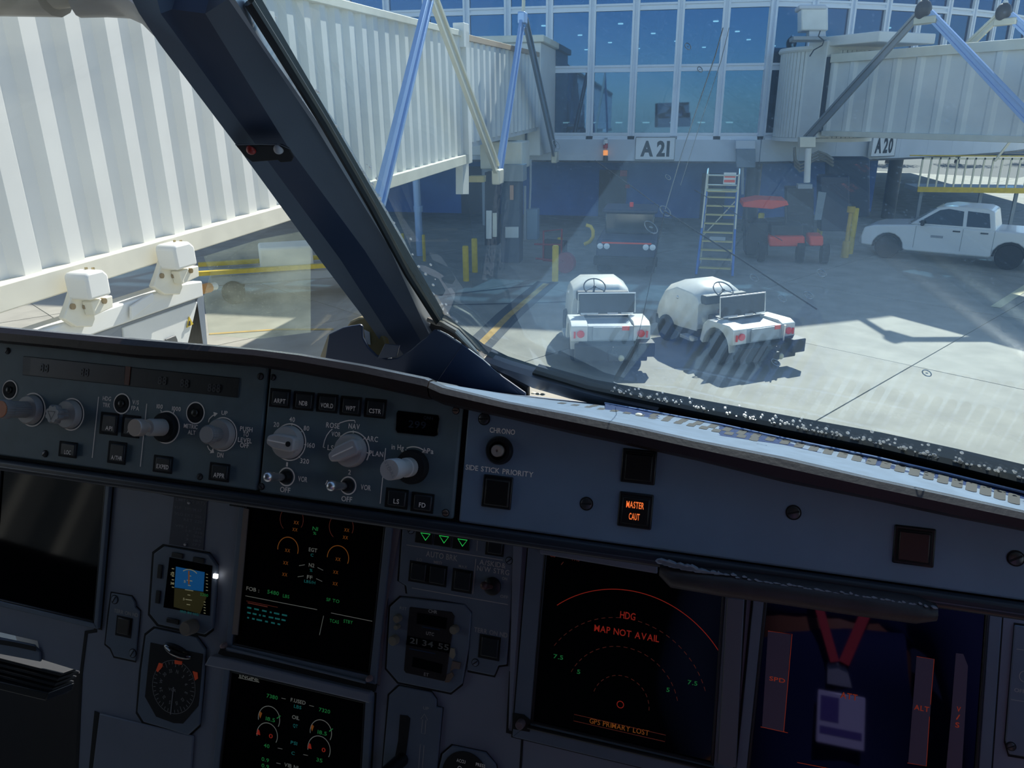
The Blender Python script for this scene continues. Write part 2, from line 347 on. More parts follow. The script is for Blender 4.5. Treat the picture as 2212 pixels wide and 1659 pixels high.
# depth relief: pull creases towards or away from the cabin
inn = -(KW[1]*.55+KW[2]*.0)
rel = (0,.004,.000,.004,.012,.012)
def strip(name, a, b, m, parent, off=.0, bevel=0):
    mb=MB(); vs=[]; 
    for i in range(len(ST)):
        s_=station(i)
        for j in range(a,b+1): vs.append(s_[j]+inn*rel[j])
        # back row for thickness
        for j in (b,a): vs.append(s_[j]+inn*rel[j]-inn*.05+KW[0]*(0 if j==b else .0))
    k=(b-a+1)+2; fs=[]
    for i in range(len(ST)-1):
        for j in range(k): fs.append((i*k+j,i*k+(j+1)%k,(i+1)*k+(j+1)%k,(i+1)*k+j))
    mb.add(vs,fs,True); return mb.build(name, m, parent, bevel=bevel)
post = thing('window_post','dark grey slanted centre post between the two windscreens','window post', B_)
strip('inner_trim',0,1,M['post'],post); strip('groove_trim',1,3,M['postd'],post); strip('outer_trim',3,4,M['post'],post); strip('edge_strip',4,5,mat('post edge aluminium','aeb4b8',.35,metal=.6),post)
# rounded cross member at the top of the captain's window
mb=MB(); P_=[kat(x,y,X) for x,y,X in ((-260,-30,-.95),(-20,-14,-.66),(118,-14,-.58))]; mb.tube(P_,.018,12,raw=True); mb.build('window_header',mat('header trim','4a4a48',.4),post)
mb=MB(); P_=[kat(x,y,X) for x,y,X in ((165,-22,-.56),(225,-18,-.54),(285,-10,-.51),(330,14,-.475),(372,62,-.45))]; mb.tube(P_,.021,14,raw=True,r2=.014); mb.build('header_knuckle',M['post'],post)
mb=MB(); mb.tube([kat(110,-22,-.58),kat(150,-28,-.565),kat(180,-22,-.56)],.015,12,raw=True); mb.build('header_sleeve',mat('header sleeve','7a7668',.45),post)
mb=MB(); mb.tube([kat(380,15,-.44),kat(440,-5,-.42),kat(500,-25,-.40)],.018,12,raw=True); mb.build('header_cap',M['post'],post)
# reading light recess in the post
PF = Fr(kat(575,330,-.47*S_)+inn*.0065, KW[0], (A_-B_), None)
rec=thing('eye_reference','recessed sight with a red and a white ball in the window post','sight', PF.o)
mb=MB(PF); mb.ppx([(508,314),(608,314),(624,322),(634,340),(630,350),(606,352),(600,347),(545,351),(530,340)],-.001,.0012); mb.build('recess',M['groove'],rec,bevel=.001)
for (x,y,mm,nm,lab) in ((544,321,mat('red ball','b03028',.3),'red_ball','red ball'),(603,320,mat('white ball','c8c4c2',.3),'white_ball','white ball')):
    mb=MB(PF); u,v=PF.pix(x,y); mb.ball((u,v,.001),.0042,14,10); o=mb.build(nm,mm,rec)
mb=MB(PF); mb.stroke([(508,313),(560,312),(606,313),(626,322)],2.2,.0016); mb.build('recess_lip',M['post'],rec)
# foot cover plates
cover=thing('post_foot_cover','dark blue sheet metal cover around the foot of the window post','cover', kat(860,790,-.40))
CF = Fr(B_+KW[1]*-.03, KW[0], KW[2])
mb=MB(CF); mb.ppx([(690,850),(710,722),(740,708),(753,705),(777,701),(782,705),(783,730),(796,752),(812,768),(835,776),(858,774),(886,757),(905,740),(921,727),(930,718),(937,713),(945,713),(965,723),(997,744),(1043,778),(1084,814),(1135,850),(1135,900),(690,880)],-.004,0); mb.build('cover_plate',M['cover'],cover,bevel=.0012)
mb=MB(CF); mb.ppx([(676,850),(693,767),(709,724),(711,722),(722,775),(722,850)],-.006,-.0045); mb.build('lit_edge',M['cream'],cover)  # cream colour stands for the light on the cover's left side
mb=MB(CF); mb.stroke([(945,713),(965,722),(997,743)],2.4,.0006); mb.stroke([(998,745),(1043,779),(1080,810)],1.6,.0006); mb.build('cover_edge',mat('worn bare edge','c8ccd0',.3,metal=.5),cover)
mb=MB(CF); mb.ppx([(998,745),(1043,779),(1098,826),(1120,850),(930,850),(945,822)],0,.0012); mb.build('corner_plate',mat('cover corner paint','33405a',.4),cover,bevel=.0006)
mb=MB(CF); mb.ppx([(831,743),(863,746),(856,772),(815,775)],.001,.003); mb.build('clip',mat('plate clip','4c5566',.35),cover,bevel=.0006)
mb=MB(CF); mb.ppx([(748,706),(756,694),(775,686),(795,686),(830,730),(840,775),(800,776),(780,740)],-.03,-.02); mb.build('tan_bracket',mat('tan bracket','8f8054',.5),cover,bevel=.002)
mb=MB(CF); mb.ppx([(786,712),(798,718),(800,745),(790,742)],-.019,-.018); mb.build('white_tab',mat('tab white','cfd2d2',.5),cover)
# lower window frame: rim hugging the glass edge
rim=thing('windscreen_seal','black rubber seal along the bottom edge of the right windscreen','window seal', WS.P(*gpx(1500,900)))
def band(name, up, lo, m, w0=0.004, w1=.004, parent=rim, bevel=0, thick=.012):
    mb=MB(); n=len(up); U_=[WS.P(*WS.pix(x,y,w0),w0) for x,y in up]; D_=[WS.P(*WS.pix(x,y,w1),w1) for x,y in lo]
    vs=U_+D_+[p-WS.z*thick for p in D_]+[p-WS.z*thick for p in U_]
    fs=[(r*n+i,r*n+i+1,((r+1)%4)*n+i+1,((r+1)%4)*n+i) for r in range(4) for i in range(n-1)]+[(0,n,2*n,3*n),(n-1,4*n-1,3*n-1,2*n-1)]
    mb.add(vs,fs,True); return mb.build(name,m,parent,bevel=bevel)
lowr=lambda d:[(x,y+d(x)) for x,y in GE]
band('rubber_strip',[(x,y-1) for x,y in GE[4:]],[(x,y+ (6+16*min(1,(x-1150)/250))) for x,y in GE[4:]],M['rubber'])
mb=MB(); mb.tube([WS.P(*WS.pix(x,y,.003),.003) for x,y in [(538,5),(600,104),(700,266),(800,440),(880,590),(948,697)]],.0042,8,raw=True); mb.build('post_seal',M['rubber'],rim)
mb=MB(); mb.tube([WS.P(*WS.pix(x,y,.004),.004) for x,y in [(926,690),(942,697),(955,699),(985,716),(1010,742),(1043,779)]],.0032,8,raw=True); mb.build('bright_rim',mat('worn steel rim','b4ad9f',.35,metal=.6),rim)
mb=MB(); mb.raw([WS.P(*WS.pix(x,y,.0035),.0035) for x,y in [(930,698),(955,705),(985,722),(1043,785),(1140,838),(1140,860),(1060,830),(985,750),(925,730)]],-WS.z*.004); mb.build('rim_backing',M['blkm'],rim)
band('grey_rim',[(1043,779),(1090,797),(1150,815),(1267,850),(1330,866),(1420,886)],[(1050,790),(1100,812),(1150,838),(1230,861),(1310,879),(1420,903)],mat('grey rim','5c6470',.4,metal=.3),.007,.008)
# ---------------------------------------------------------------- glareshield top + pads
def padline(px): return [(x,y) for x,y in px]
RU=[(932,823),(960,835),(1096,868),(1231,893),(1367,920),(1500,950),(1693,988),(1886,1033),(2049,1068),(2212,1104),(2400,1147)]
RL=[(935,864),(960,876),(1096,905),(1231,937),(1367,966),(1500,995),(1693,1043),(1886,1082),(2049,1117),(2212,1149),(2400,1190)]
LU=[(-320,672),(-150,688),(0,705),(152,719),(304,732),(456,745),(560,754),(650,765),(786,788),(921,816),(930,820)]
LL=[(-320,710),(-150,727),(0,742),(152,757),(304,775),(456,785),(560,794),(650,808),(786,833),(924,864),(932,864)]
def gP(x,y,w): return G.P(*G.pix(x,y,w),w)
def pad_mesh(UP, LO, name, label):
    n=len(UP); rows=[[],[],[],[],[],[],[]]
    for (x,y),(x2,y2) in zip(UP,LO):
        up=gP(x,y,.010); lo=gP(x2,y2,.010); h=up-lo
        rows[0].append(gP(x2,y2-1,-.004)); rows[1].append(lo-G.z*.001+h*.03); rows[2].append(lo+h*.18+G.z*.0045); rows[3].append(lo+h*.62+G.z*.006)
        rows[4].append(lo+h*.93+G.z*.003); rows[5].append(up-G.z*.003+ h*.02); rows[6].append(up-G.z*.010+KW[2]*-.0006)
    t=thing(name,label,'glareshield', rows[0][n//2])
    mb=MB(); vs=[p for r in rows[:5] for p in r]; fs=[(r*n+i,r*n+i+1,(r+1)*n+i+1,(r+1)*n+i) for r in range(4) for i in range(n-1)]
    mb.add(vs,fs,True); mb.add([rows[k][0] for k in range(7)],[tuple(range(7))],True); mb.add([rows[k][-1] for k in range(7)],[tuple(range(6,-1,-1))],True)
    mb.build('leather_pad',M['pad'],t)
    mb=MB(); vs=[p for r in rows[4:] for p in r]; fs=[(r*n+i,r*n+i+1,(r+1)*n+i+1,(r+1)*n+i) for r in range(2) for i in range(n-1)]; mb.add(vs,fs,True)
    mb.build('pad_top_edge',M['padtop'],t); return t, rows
padR, rR = pad_mesh(RU,RL,'glareshield_pad','black leather glareshield pad with shiny top, right of the joint')
padL, rL = pad_mesh(LU,LL,'glareshield_pad','brownish leather glareshield pad above the left control panel, left of the joint')
# deck from the pad to the foot of the glass; lies just under the line of sight to the seal
xs=[(945,828),(1096,868),(1231,893),(1367,920),(1500,950),(1693,988),(1886,1033),(2049,1068),(2212,1104),(2400,1147)]
far=[(1005,836),(1110,851),(1190,860),(1330,876),(1500,904),(1693,946),(1886,985),(2049,1023),(2212,1064),(2420,1115)]
nearP=[gP(x,y,0)-KW[2]*.0006 for x,y in xs]; farP=[WS.P(*WS.pix(x,y,.0035),.0035) for x,y in far]
mb=MB(); n=len(xs); K=8
vs=[]; 
for k in range(K+1):
    for a,b in zip(nearP,farP):
        t=k/K; p=a*(1-t)+b*t - KW[2]*(.004*math.sin(math.pi*t)*0); vs.append(p)
fs=[(k*n+i,k*n+i+1,(k+1)*n+i+1,(k+1)*n+i) for k in range(K) for i in range(n-1)]
mb.add(vs,fs,True); deck=mb.build('glareshield_deck',mat('glareshield deck','6f8196',.36,var=.12,vs=70,bump=.1,bs=500,stretch=(1,1,1)),padR)  # coloured paler and bluer to carry sun sheen and the veil mirrored in the glass
bvh=BVHTree.FromPolygons([v for v in vs],fs)
# left deck, sloping down forward just below the line of sight, to the captain's pane
xl=[(-320,672),(-150,688),(0,705),(152,719),(304,732),(456,745),(560,754),(650,765),(786,788),(921,816),(945,828)]
mb=MB(); a_=[gP(x,y,0)-KW[2]*.0010 for x,y in xl]; b_=[]
for x,y in xl:
    r=ray(x,y+5); r=r/(r@KW[1]); b_.append(EYE+r*.62 if x<640 else EYE+r*(.62+ (x-640)/305*.12))
b_[-1]=farP[0]; b_[-2]=farP[0]*.75+b_[-3]*.25
n=len(xl); mb.add(a_+b_+[p-KW[2]*.004 for p in b_]+[p-KW[2]*.004 for p in a_],[(r_i*n+i,r_i*n+i+1,((r_i+1)%4)*n+i+1,((r_i+1)%4)*n+i) for r_i in range(4) for i in range(n-1)],True)
mb.build('glareshield_deck',mat('left deck grey','3c4654',.45),padL)  # toned darker than the right deck to weaken its veil in the glass
# defogging slots: where the pane mirrors them
mb=MB()
def refl(px,py):
    r=ray(px,py).normalized(); q=EYE+r*(((WS.o-EYE)@WS.z)/(r@WS.z)); d=r-WS.z*(2*(r@WS.z)); h=bvh.ray_cast(q,d); return h[0],h[1]
slots=[]
k=0
xb=1330
while xb<2230:
    yb=820+(xb-1330)*.19 if xb<1677 else 886+(xb-1677)*.19
    slots.append(((xb,yb),(xb+46,yb-78))); xb+=31
xb=1290
while xb<1700:
    yb=733+(xb-1290)*.16; slots.append(((xb+30,yb),(xb+62,yb-52))); xb+=27
sm=MB()
for a,b in slots:
    pa,na=refl(*a); pb,nb=refl(*b)
    if pa is None or pb is None: continue
    nn=na if na.z>0 else -na; d=(pb-pa); 
    if d.length>.15 or d.length<.002: continue
    sfr=Fr(pa,d,nn.cross(d.normalized()),nn); L_=d.length; hw=.0028
    poly=[(hw*-math.cos(t),hw*math.sin(t)) for t in [i*math.pi/6-math.pi/2 for i in range(7)]]
    poly=[(-hw*math.sin(i*math.pi/6),hw*math.cos(i*math.pi/6)) for i in range(7)]+[(L_+hw*math.sin(i*math.pi/6),-hw*math.cos(i*math.pi/6)) for i in range(7)]
    o=MB(sfr).prism(poly,-.0004,.0003).build('vent_slot',M['blkm'],padR,smooth=False); NSL=globals().get('NSL',0)+1
# strips between the bright pad top and the rubber
def deckband(name,up,lo,m,h0,h1,parent):
    mb=MB(); f=lambda x,y,h:(lambda q:q)(None)
    U_=[];D_=[]
    for (x,y) in up: U_.append(dk(x,y,h0))
    for (x,y) in lo: D_.append(dk(x,y,h1))
    n=len(U_); vs=U_+D_+[p-KW[2]*.004 for p in D_]+[p-KW[2]*.004 for p in U_]
    mb.add(vs,[(r*n+i,r*n+i+1,((r+1)%4)*n+i+1,((r+1)%4)*n+i) for r in range(4) for i in range(n-1)]+[(0,n,2*n,3*n),(n-1,4*n-1,3*n-1,2*n-1)],True)
    return mb.build(name,m,parent)
def dk(x,y,h):
    r=ray(x,y).normalized(); hit=bvh.ray_cast(EYE+r*.05,r)
    if hit[0] is None: q=EYE+r*(((WS.o+WS.z*.012-EYE)@WS.z)/(r@WS.z)); return q
    return hit[0]+KW[2]*h
XB=[1307,1421,1560,1693,1886,2049,2212,2400]
yb_up=lambda x: {1307:864,1421:888,1560:914,1693:944,1886:984,2049:1022,2212:1062,2400:1110}[x]
yb_lo=lambda x: {1307:885,1421:912,1560:942,1693:961,1886:1004,2049:1040,2212:1078,2400:1124}[x]
seal=thing('trim_channel','clear bluish plastic trim channel lying between pad and windscreen seal','trim strip', dk(1500,925,0))
deckband('channel',[(x,yb_up(x)+7) for x in XB],[(x,yb_lo(x)) for x in XB],mat('blue plastic channel','2c4270',.25,spec=.8),.0001,.0001,seal)
mb=MB(); mb.tube([dk(x,yb_up(x)+7,.0015) for x in XB],.0009,6,raw=True); mb.build('channel_highlight',mat('channel highlight tone','9fb4dc',.2,spec=1),seal)  # pale tube laid in as the highlight line along the channel
# small white debris
for x,y,wh in ((1152,849,'leftmost of three in a cluster'),(1162,851,'middle of three in a cluster'),(1172,852,'rightmost of three in a cluster'),(1380,897,'the one lying alone further right')):
    o=MB(Fr(dk(x,y,.0006),KW[0],KW[1])).ball((0,0,0),.0022,8,5,(1.4,1,.5)).build('paint_chip',mat('white chip','e6e2cc',.5)); tag(o,'small cream paint crumb on the glareshield edge, '+wh,'crumb','paint crumbs on the glareshield')
#print('SLOTS',NSL,len(slots),[ (KF.o-EYE, (refl(*a)[0])) for a,_ in slots[::9]])
# ---------------------------------------------------------------- cabin lining around the windscreens
def qtrim(name,pts,off):
    n=len(pts); v=[Vector(p) for p in pts]; b=MB(); b.add(v+[p+off for p in v],[tuple(range(n)),tuple(range(2*n-1,n-1,-1))]+[(i,(i+1)%n,n+(i+1)%n,n+i) for i in range(n)],True)
    o=b.build(name,M['skin_w'],smooth=False); o['kind']='structure'
wp=lambda x,y,w=0: WS.P(*WS.pix(x,y),w)
tl,tr,br=wsk(-.358,.235),WTR,WBR
cl,cr=ck(-.40,.16,.42),ck(.80,.16,.42); up=KW[2]*.02
qtrim('trim_1',[tl,tr,ck(.79,-.05,.42),ck(-.40,.16,.42)],up)                    # header above the right windscreen
qtrim('trim_2',[tr,br,ck(.79,.10,-.27),ck(.79,-.05,.42)],KW[0]*.02)             # post right of the right windscreen
qtrim('trim_3',[br,ck(.79,.10,-.27),ck(.79,.90,-.27),ck(.30,.90,-.30)],-up)     # sill
ll=[WL.P(*WL.pix(x,y),.004) for x,y in ((150,-55),(-500,-60),(-500,735))]
qtrim('trim_4',[tl,ll[0],ll[1],ck(-1.52,.16,.42),ck(-.40,.16,.42)],up)
qtrim('trim_5',[ll[1],ll[2],ck(-1.52,.30,-.34),ck(-1.52,.16,.42)],-KW[0]*.02)
mb=MB(); mb.tube([tl,tr],.016,10,raw=True); mb.tube([tr,br],.016,10,raw=True); mb.build('trim_6',M['post'],kind='structure')
# ---------------------------------------------------------------- glareshield control panels
def bxpx(mb, cx, cy, wp, hp, w0, w1, r=0):  # box on the frame plane centred at a pixel, size in pixels
    fr=mb.fr; u,v=fr.pix(cx,cy,w1); mu,mv=fr.sc(cx,cy,w1); a,b=wp*mu/2,hp*mv/2
    return mb.bx(u-a,u+a,v-b,v+b,w0,w1)
def button(fr, parent, cx, cy, wp, hp, lab=None, ly=None, lh=10, lw=None, name='push_button', cap='key', proud=.0035):
    b=MB(fr); bxpx(b,cx,cy,wp*1.1,hp*1.1,-.001,.0006); o=b.build(name,M['blkm'],parent,bevel=.0005)
    k=MB(fr); bxpx(k,cx,cy,wp*.86,hp*.86,.0006,proud); k.build('key_cap',M[cap],o,bevel=.0009)
    if lab: t=MB(fr); tpx(t,lab,cx,ly or cy,lh,lw,proud+.0002); t.build('legend',M['white'],o,smooth=False)
    return o
def screw(fr,parent,cx,cy,r,m='screw',ang=45,w=0):
    f=fr.at(cx,cy,w); mu=fr.sc(cx,cy)[0]*r
    b=MB(f); b.lathe([(mu*1.12,-.0002),(mu*1.12,.0003)]); o=b.build('screw',M['groove'],parent)
    b=MB(f); b.lathe([(mu*.92,.0002),(mu*.92,.0007),(mu*.7,.0011)]); b.build('screw_head',M[m],o)
    b=MB(f.rot(math.radians(ang))); b.box((0,0,.0011),(mu*1.7,mu*.26,.0004)); b.build('slot',M['groove'],o)
def label(fr,parent,items,m='white',w=.0004):
    t=MB(fr)
    for it in items: tpx(t,it[0],it[1],it[2],it[3],it[4] if len(it)>4 else None,w)
    return t.build('lettering',M[m],parent,smooth=False)
def ringp(mb,cx,cy,r,wd=2.2,a0=0,a1=360): mb.arc(cx,cy,r,wd,a0,a1,.0004)
def lerp_line(L,x):
    for (x0,y0),(x1,y1) in zip(L,L[1:]):
        if x0<=x<=x1: return y0+(y1-y0)*(x-x0)/(x1-x0)
    return L[-1][1] if x>L[-1][0] else L[0][1]
def faceplate(u0,u1,vb,par,m,bev,LU_,LL_,x0,x1):
    top=[]; n=10
    for i in range(n+1):
        x=x0+(x1-x0)*i/n; y=(lerp_line(LU_,x)+lerp_line(LL_,x)*2)/3; top.append(G.pix(x,y,0))
    poly=[(u0,vb),(u1,vb),(u1,top[-1][1])]+[(min(max(a,u0),u1),c) for a,c in top[::-1][1:-1]]+[(u0,top[0][1])]
    b=MB(G); b.prism(poly,-.004,0); return b.build('face_plate',M[m],par,bevel=bev)
U0,V0=G.pix(575,1057); VT=G.pix(575,775)[1]
uL=G.pix(-330,960)[0]; uS=G.pix(568,930)[0]; uE=G.pix(994,1005)[0]; uR=G.pix(2460,1250)[0]
vB=-.0600*S_
boxb=MB(G); _t=[G.pix(x,lerp_line(LU+RU,x)+14,-.006) for x in (-320,0,300,560,920,1000,1230,1500,1886,2212,2400)]
boxb.prism([(uL-.01,vB-.008),(uR+.01,vB-.008),(uR+.01,_t[-1][1])]+_t[::-1]+[(uL-.01,_t[0][1])],-.045,-.005); gl=thing('panel_housing','dark housing behind the row of control panels under the pads','housing',G.P(.3,0,-.03)); boxb.build('inner_box',M['blkm'],gl)
# --- autopilot panel (left)
fcu=thing('flight_control_unit','dark grey autopilot control panel at the left with four long knobs','control panel',G.P((uL+uS)/2,0,0))
faceplate(uL,uS-.0012,vB,fcu,'face',.0012,LU,LL,-320,577)
b=MB(G); b.ppx([(50,769),(517,817),(513,859),(48,810)],.0001,.0009); dw=b.build('display_window',M['blk'],fcu,bevel=.0004)
b=MB(G); b.ppx([(67,773),(270,793),(268,829),(64,810)],.0009,.0012); b.build('brown_filter',mat('brown filter','2b2322',.3),dw)
b=MB(G); b.ppx([(271,791),(282,792),(278,832),(268,831)],.0009,.0014); b.build('orange_bar',mat('orange filter edge','6e3a22',.4),dw)
b=MB(G)
for s_,x,y in (('88',95,795),('88',182,804),('88',350,822),('88',398,828),('888',462,838)): tpx(b,s_,x,y,17,9*len(s_),.0016)
b.build('unlit_digits',mat('unlit segments','4a4a4c',.4),dw,smooth=False)
for x,y,r,a in ((17,758,5,60),(98,980,5.5,50),(432,1030,5.5,60),(563,813,6,80)): screw(G,fcu,x,y,r,'screw',a)
b=MB(G)
for x,y,r in ((21,842,15),(263,872,17),(422,892,19),(70,885,27),(154,895,26.5),(359,923,28),(481,938,30)): b.arc(x,y,r,2.0,0,360,.0005)
for p in ([(213,857),(199,989)],[(317,872),(303,1008)],[(347,885),(349,891)],[(377,887),(374,893)]): b.stroke(p,1.5,.0005)
for c0 in (((450,912),(452,905),(459,898),(466,895)),((448,963),(451,970),(457,976))): b.stroke(list(c0),1.8,.0005)
for tri in ([(462,890),(471,893),(464,900)],[(454,979),(463,978),(461,968)]):
    b.prism([G.pix(*p) for p in tri],.0003,.0005)
b.build('markings',M['white'],fcu,smooth=False)
label(G,fcu,[('HDG',231,861,9,18),('TRK',230,875,9,16),('V/S',293,869,9,14),('FPA',292,882,9,17),('100',345,878,9,13),('1000',381,883,9,19),
 ('METRIC',412,921,9,30),('ALT',414,934,9,16),('UP',485,892,9,13),('DN',476,983,10,13),('PUSH',532,927,10,27),('TO',531,938,10,12),('LEVEL',529,951,10,30),('OFF',528,962,10,19)])
for a in ((235,915,36,44,'AP1',925,9,15),(282,921,36,44,'AP2',931,9,15),(252,978,36,44,'A/THR',989,9,24),(146,971,36,31,'LOC',977,9,14),(351,1003,38,34,'EXPED',1008,9,26),(473,1020,40,36,'APPR',1027,10,24)):
    button(G,fcu,*a)
def holes(cx,cy,r):
    f=G.at(cx,cy); mu=G.sc(cx,cy)[0]*r; b=MB(f); b.lathe([(mu,0),(mu,.0006),(mu*.8,.0007),(mu*.5,-.0003+.0006)]); o=b.build('selector_button',M['blkm'],fcu)
    b=MB(f); b.ball((0,0,.0009),mu*.42,12,8,(1,1,.5)); b.build('button_centre',mat('olive cap','3a3830',.3),o)
holes(21,842,13.5); holes(263,872,15); holes(422,892,17)
def knob(fr,parent,cx,cy,rb,prof,mt,name,lab=None,fn=None,base=None,cap=None):
    f=fr.at(cx,cy); mu=fr.sc(cx,cy)[0]
    if base: b=MB(f); b.lathe([(base*mu,.0002),(base*mu,.0022),(base*mu*.93,.0035)]); o0=b.build(name,M['blk'],parent); pr=o0
    b=MB(f); b.lathe([(r*mu,w) for r,w in prof],n=48,fn=fn)
    o=b.build('knob_body' if base else name,M[mt],pr if base else parent)
    if lab and not base: o['label']=lab
    if lab and base: pr['label']=lab
    return o,f,mu
flute=lambda k:1-.06*(.5+.5*math.cos(k*24*2*math.pi))
gear=lambda k:1-.16*(.5+.5*math.cos(k*8*2*math.pi))**2
def pullknob(cx,cy,rskirt,rst,rtip,L,mt,tipm,name,lab,tipfn=flute,tri=False):
    f=G.at(cx,cy); mu=G.sc(cx,cy)[0]
    b=MB(f); b.lathe([(rskirt*mu,.0004),(rskirt*mu,.004),(rskirt*mu*.9,.0055)],n=36); o=b.build(name,M[mt],fcu); o['label']=lab
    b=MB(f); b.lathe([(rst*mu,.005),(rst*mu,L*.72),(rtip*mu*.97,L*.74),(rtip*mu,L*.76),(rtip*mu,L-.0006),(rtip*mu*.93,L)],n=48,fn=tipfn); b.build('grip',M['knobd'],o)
    b=MB(f); b.lathe([(rtip*mu*.86,L),(rtip*mu*.86,L+.0006)],n=48,fn=tipfn); e=b.build('end_cap',M[tipm],o)
    if tri:
        b=MB(f); q=rtip*mu*.55; b.ribbon([(0,-q),(q*.87,q*.5),(-q*.87,q*.5)],.0006,L+.0009,True); b.build('triangle_mark',M['blkm'],o)
    return o
mat('k_grey','bdb7af',.36); M['k_grey']=MATS['k_grey']; M['orange']=mat('orange knob end','e88a5a',.45); M['tan']=mat('tan knob end','c4b4a6',.3,metal=.3)
pullknob(70,885,24,13.5,15.5,.0262,'k_grey','orange','heading_knob','long knob with orange end')
pullknob(154,895,24,9,16,.0165,'k_grey','k_grey','altitude_knob','eight-lobed knob with triangle mark',gear,True)
f=G.at(359,923); mu=G.sc(359,923)[0]
b=MB(f); b.lathe([(26*mu,.0004),(26*mu,.003),(24*mu,.004)],n=40); o=b.build('altitude_set_knob',M['blkm'],fcu); o['label']='black disc knob with silver pull stem'
b=MB(f); b.lathe([(15*mu,.003),(15*mu,.016),(13.5*mu,.018)],n=36); b.build('collar',M['k_grey'],o)
b=MB(f); b.lathe([(8*mu,.016),(8*mu,.023),(15*mu,.024),(15*mu,.0292),(14*mu,.030)],n=36); b.build('pull_stem',M['tan'],o)
pullknob(481,938,28,13,17,.0165,'k_grey','k_grey','vertical_speed_knob','fluted knob beside PUSH TO LEVEL OFF')
# --- EFIS panel
ef=thing('navigation_display_control_panel','dark grey panel with range and ROSE mode knobs, buttons ARPT to CSTR','control panel',G.P((uS+uE)/2,0,0))
faceplate(uS+.0012,uE-.002,vB-.001,ef,'face',.0016,LU+RU,LL+RL,580,1003)
for x,y,r,m_,a in ((590,815,5.5,'screw',80),(565,1051,6,'screw',-40),(985,887,7,'screwb',0),(963,1108,7,'screwb',5)): screw(G,ef,x,y,r,m_,a)
for a in ((604,860,41,37,'ARPT',866,9.5,25),(655,866,41,37,'NDB',871,9.5,18),(706,871,42,37,'VOR.D',876,9.5,27),(757,877,42,38,'WPT',882,9.5,21),(810,882,43,38,'CSTR',888,9.5,26),(856,1077,45,39,'LS',1083,10,12),(912,1086,45,39,'FD',1091,10,14)):
    button(G,ef,*a)
b=MB(G); b.ppx([(859,887),(946,897),(949,905),(945,940),(938,943),(858,935),(854,928),(856,892)],.0002,.001); bw=b.build('pressure_window',M['glassb'],ef,bevel=.0006)
b=MB(G); tpx(b,'299',901,917,15,38,.0013); tpx(b,'QNH',925,903,7,20,.0013); b.build('unlit_digits',mat('unlit segments 2','26303e',.4),bw,smooth=False)
b=MB(G); b.arc(626,955,34,2.2,0,360,.0005); b.arc(761,973,36,2.2,-25,205,.0005)
for x,y in ((619,1030),(752,1049)): b.arc(x,y,16.5,2.6,0,360,.0005)
b.arc(893,1008,39,2.2,62,118,.0005)
for p in ([(833,968),(821,1088)],[(592,952),(597,953)],[(604,924),(608,929)],[(631,914),(630,919)],[(653,931),(649,934)],[(657,960),(662,961)],[(645,985),(648,989)],[(763,930),(763,936)],[(785,949),(790,945)],[(791,972),(792,978),(798,979)],[(736,941),(741,945)],[(722,968),(727,969)],[(702,967),(698,966),(701,952),(706,940),(713,931),(718,927)],[(733,914),(745,910),(755,908),(766,908),(767,913)],[(876,971),(879,975)],[(915,974),(912,978)]): b.stroke(p,1.8,.0005)
b.build('markings',M['white'],ef,smooth=False)
label(G,ef,[('10',584,951,9.5,9),('20',597,917,10,12),('40',631,906,10,12),('80',662,925,10,12),('160',672,962,10,16),('320',658,996,10,19),('ROSE',719,919,11,29),('NAV',765,921,11,24),('VOR',726,938,10,20),('LS',714,967,11,13),('ARC',804,948,11,25),('PLAN',813,980,11,30),
 ('in Hg',859,966,11,27),('hPa',926,974,11,21),('1',620,1003,9,4),('2',755,1020,10,6),('ADF',583,1024,10,22),('VOR',654,1035,11,20),('OFF',616,1058,11,22),('ADF',714,1043,10,23),('VOR',790,1053,11,22),('OFF',749,1078,11,23)])
def ptr_knob(cx,cy,r,ang,lab,ext):
    f=G.at(cx,cy).rot(math.radians(ang)); mu=G.sc(cx,cy)[0]; R=r*mu
    b=MB(f); b.lathe([(R,.0004),(R,.004),(R*.93,.0062)],n=40); o=b.build('selector_knob',M['knob'],ef); o['label']=lab
    b=MB(f); b.prism([(-R*.96,-R*.36),(-R*.70,-R*.5),(R*.5,-R*.47),(R*ext,-R*.26),(R*(ext+.05),0),(R*ext,R*.26),(R*.5,R*.47),(-R*.70,R*.5),(-R*.96,R*.36)],.004,.0110,taper=.95); b.build('grip_bar',M['knob'],o,bevel=.0012)
    b=MB(f); b.box((R*.1,0,.0111),(R*1.5,R*.08,.0003)); b.build('pointer_line',M['white'],o)
    return o,f,R
o,f,R=ptr_knob(626,955,31,176,'round knob pointing to 10',1.0)
b=MB(f); b.lathe([(R*.16,.0108),(R*.16,.0116)],c=(-R*.55,0),n=16); b.build('set_screw',M['blkm'],o)
o,f,R=ptr_knob(761,973,32,208,'pointer knob with long tail',1.12)
f=G.at(893,1008); mu=G.sc(893,1008)[0]
b=MB(f); b.lathe([(34*mu,.0003),(34*mu,.004),(31*mu,.006)],n=48); o=b.build('pressure_knob',M['blkm'],ef); o['label']='black ring knob with silver end marked PULL STD'
b=MB(f); b.lathe([(19*mu,.005),(19*mu,.012),(17*mu,.0125),(17*mu,.0225),(20*mu,.023),(20*mu,.0335),(19*mu,.0342)],n=60,fn=lambda k:1-.02*(.5+.5*math.cos(k*60*math.pi))); e=b.build('knob_body',M['knob'],o)
b=MB(f)
text(b,'PULL',.002,-.0014,.0018,.0075,.0346,math.radians(-58)); text(b,'STD',-.0012,.0022,.0018,.006,.0346,math.radians(-58)); b.build('legend',M['dim'],o,smooth=False)
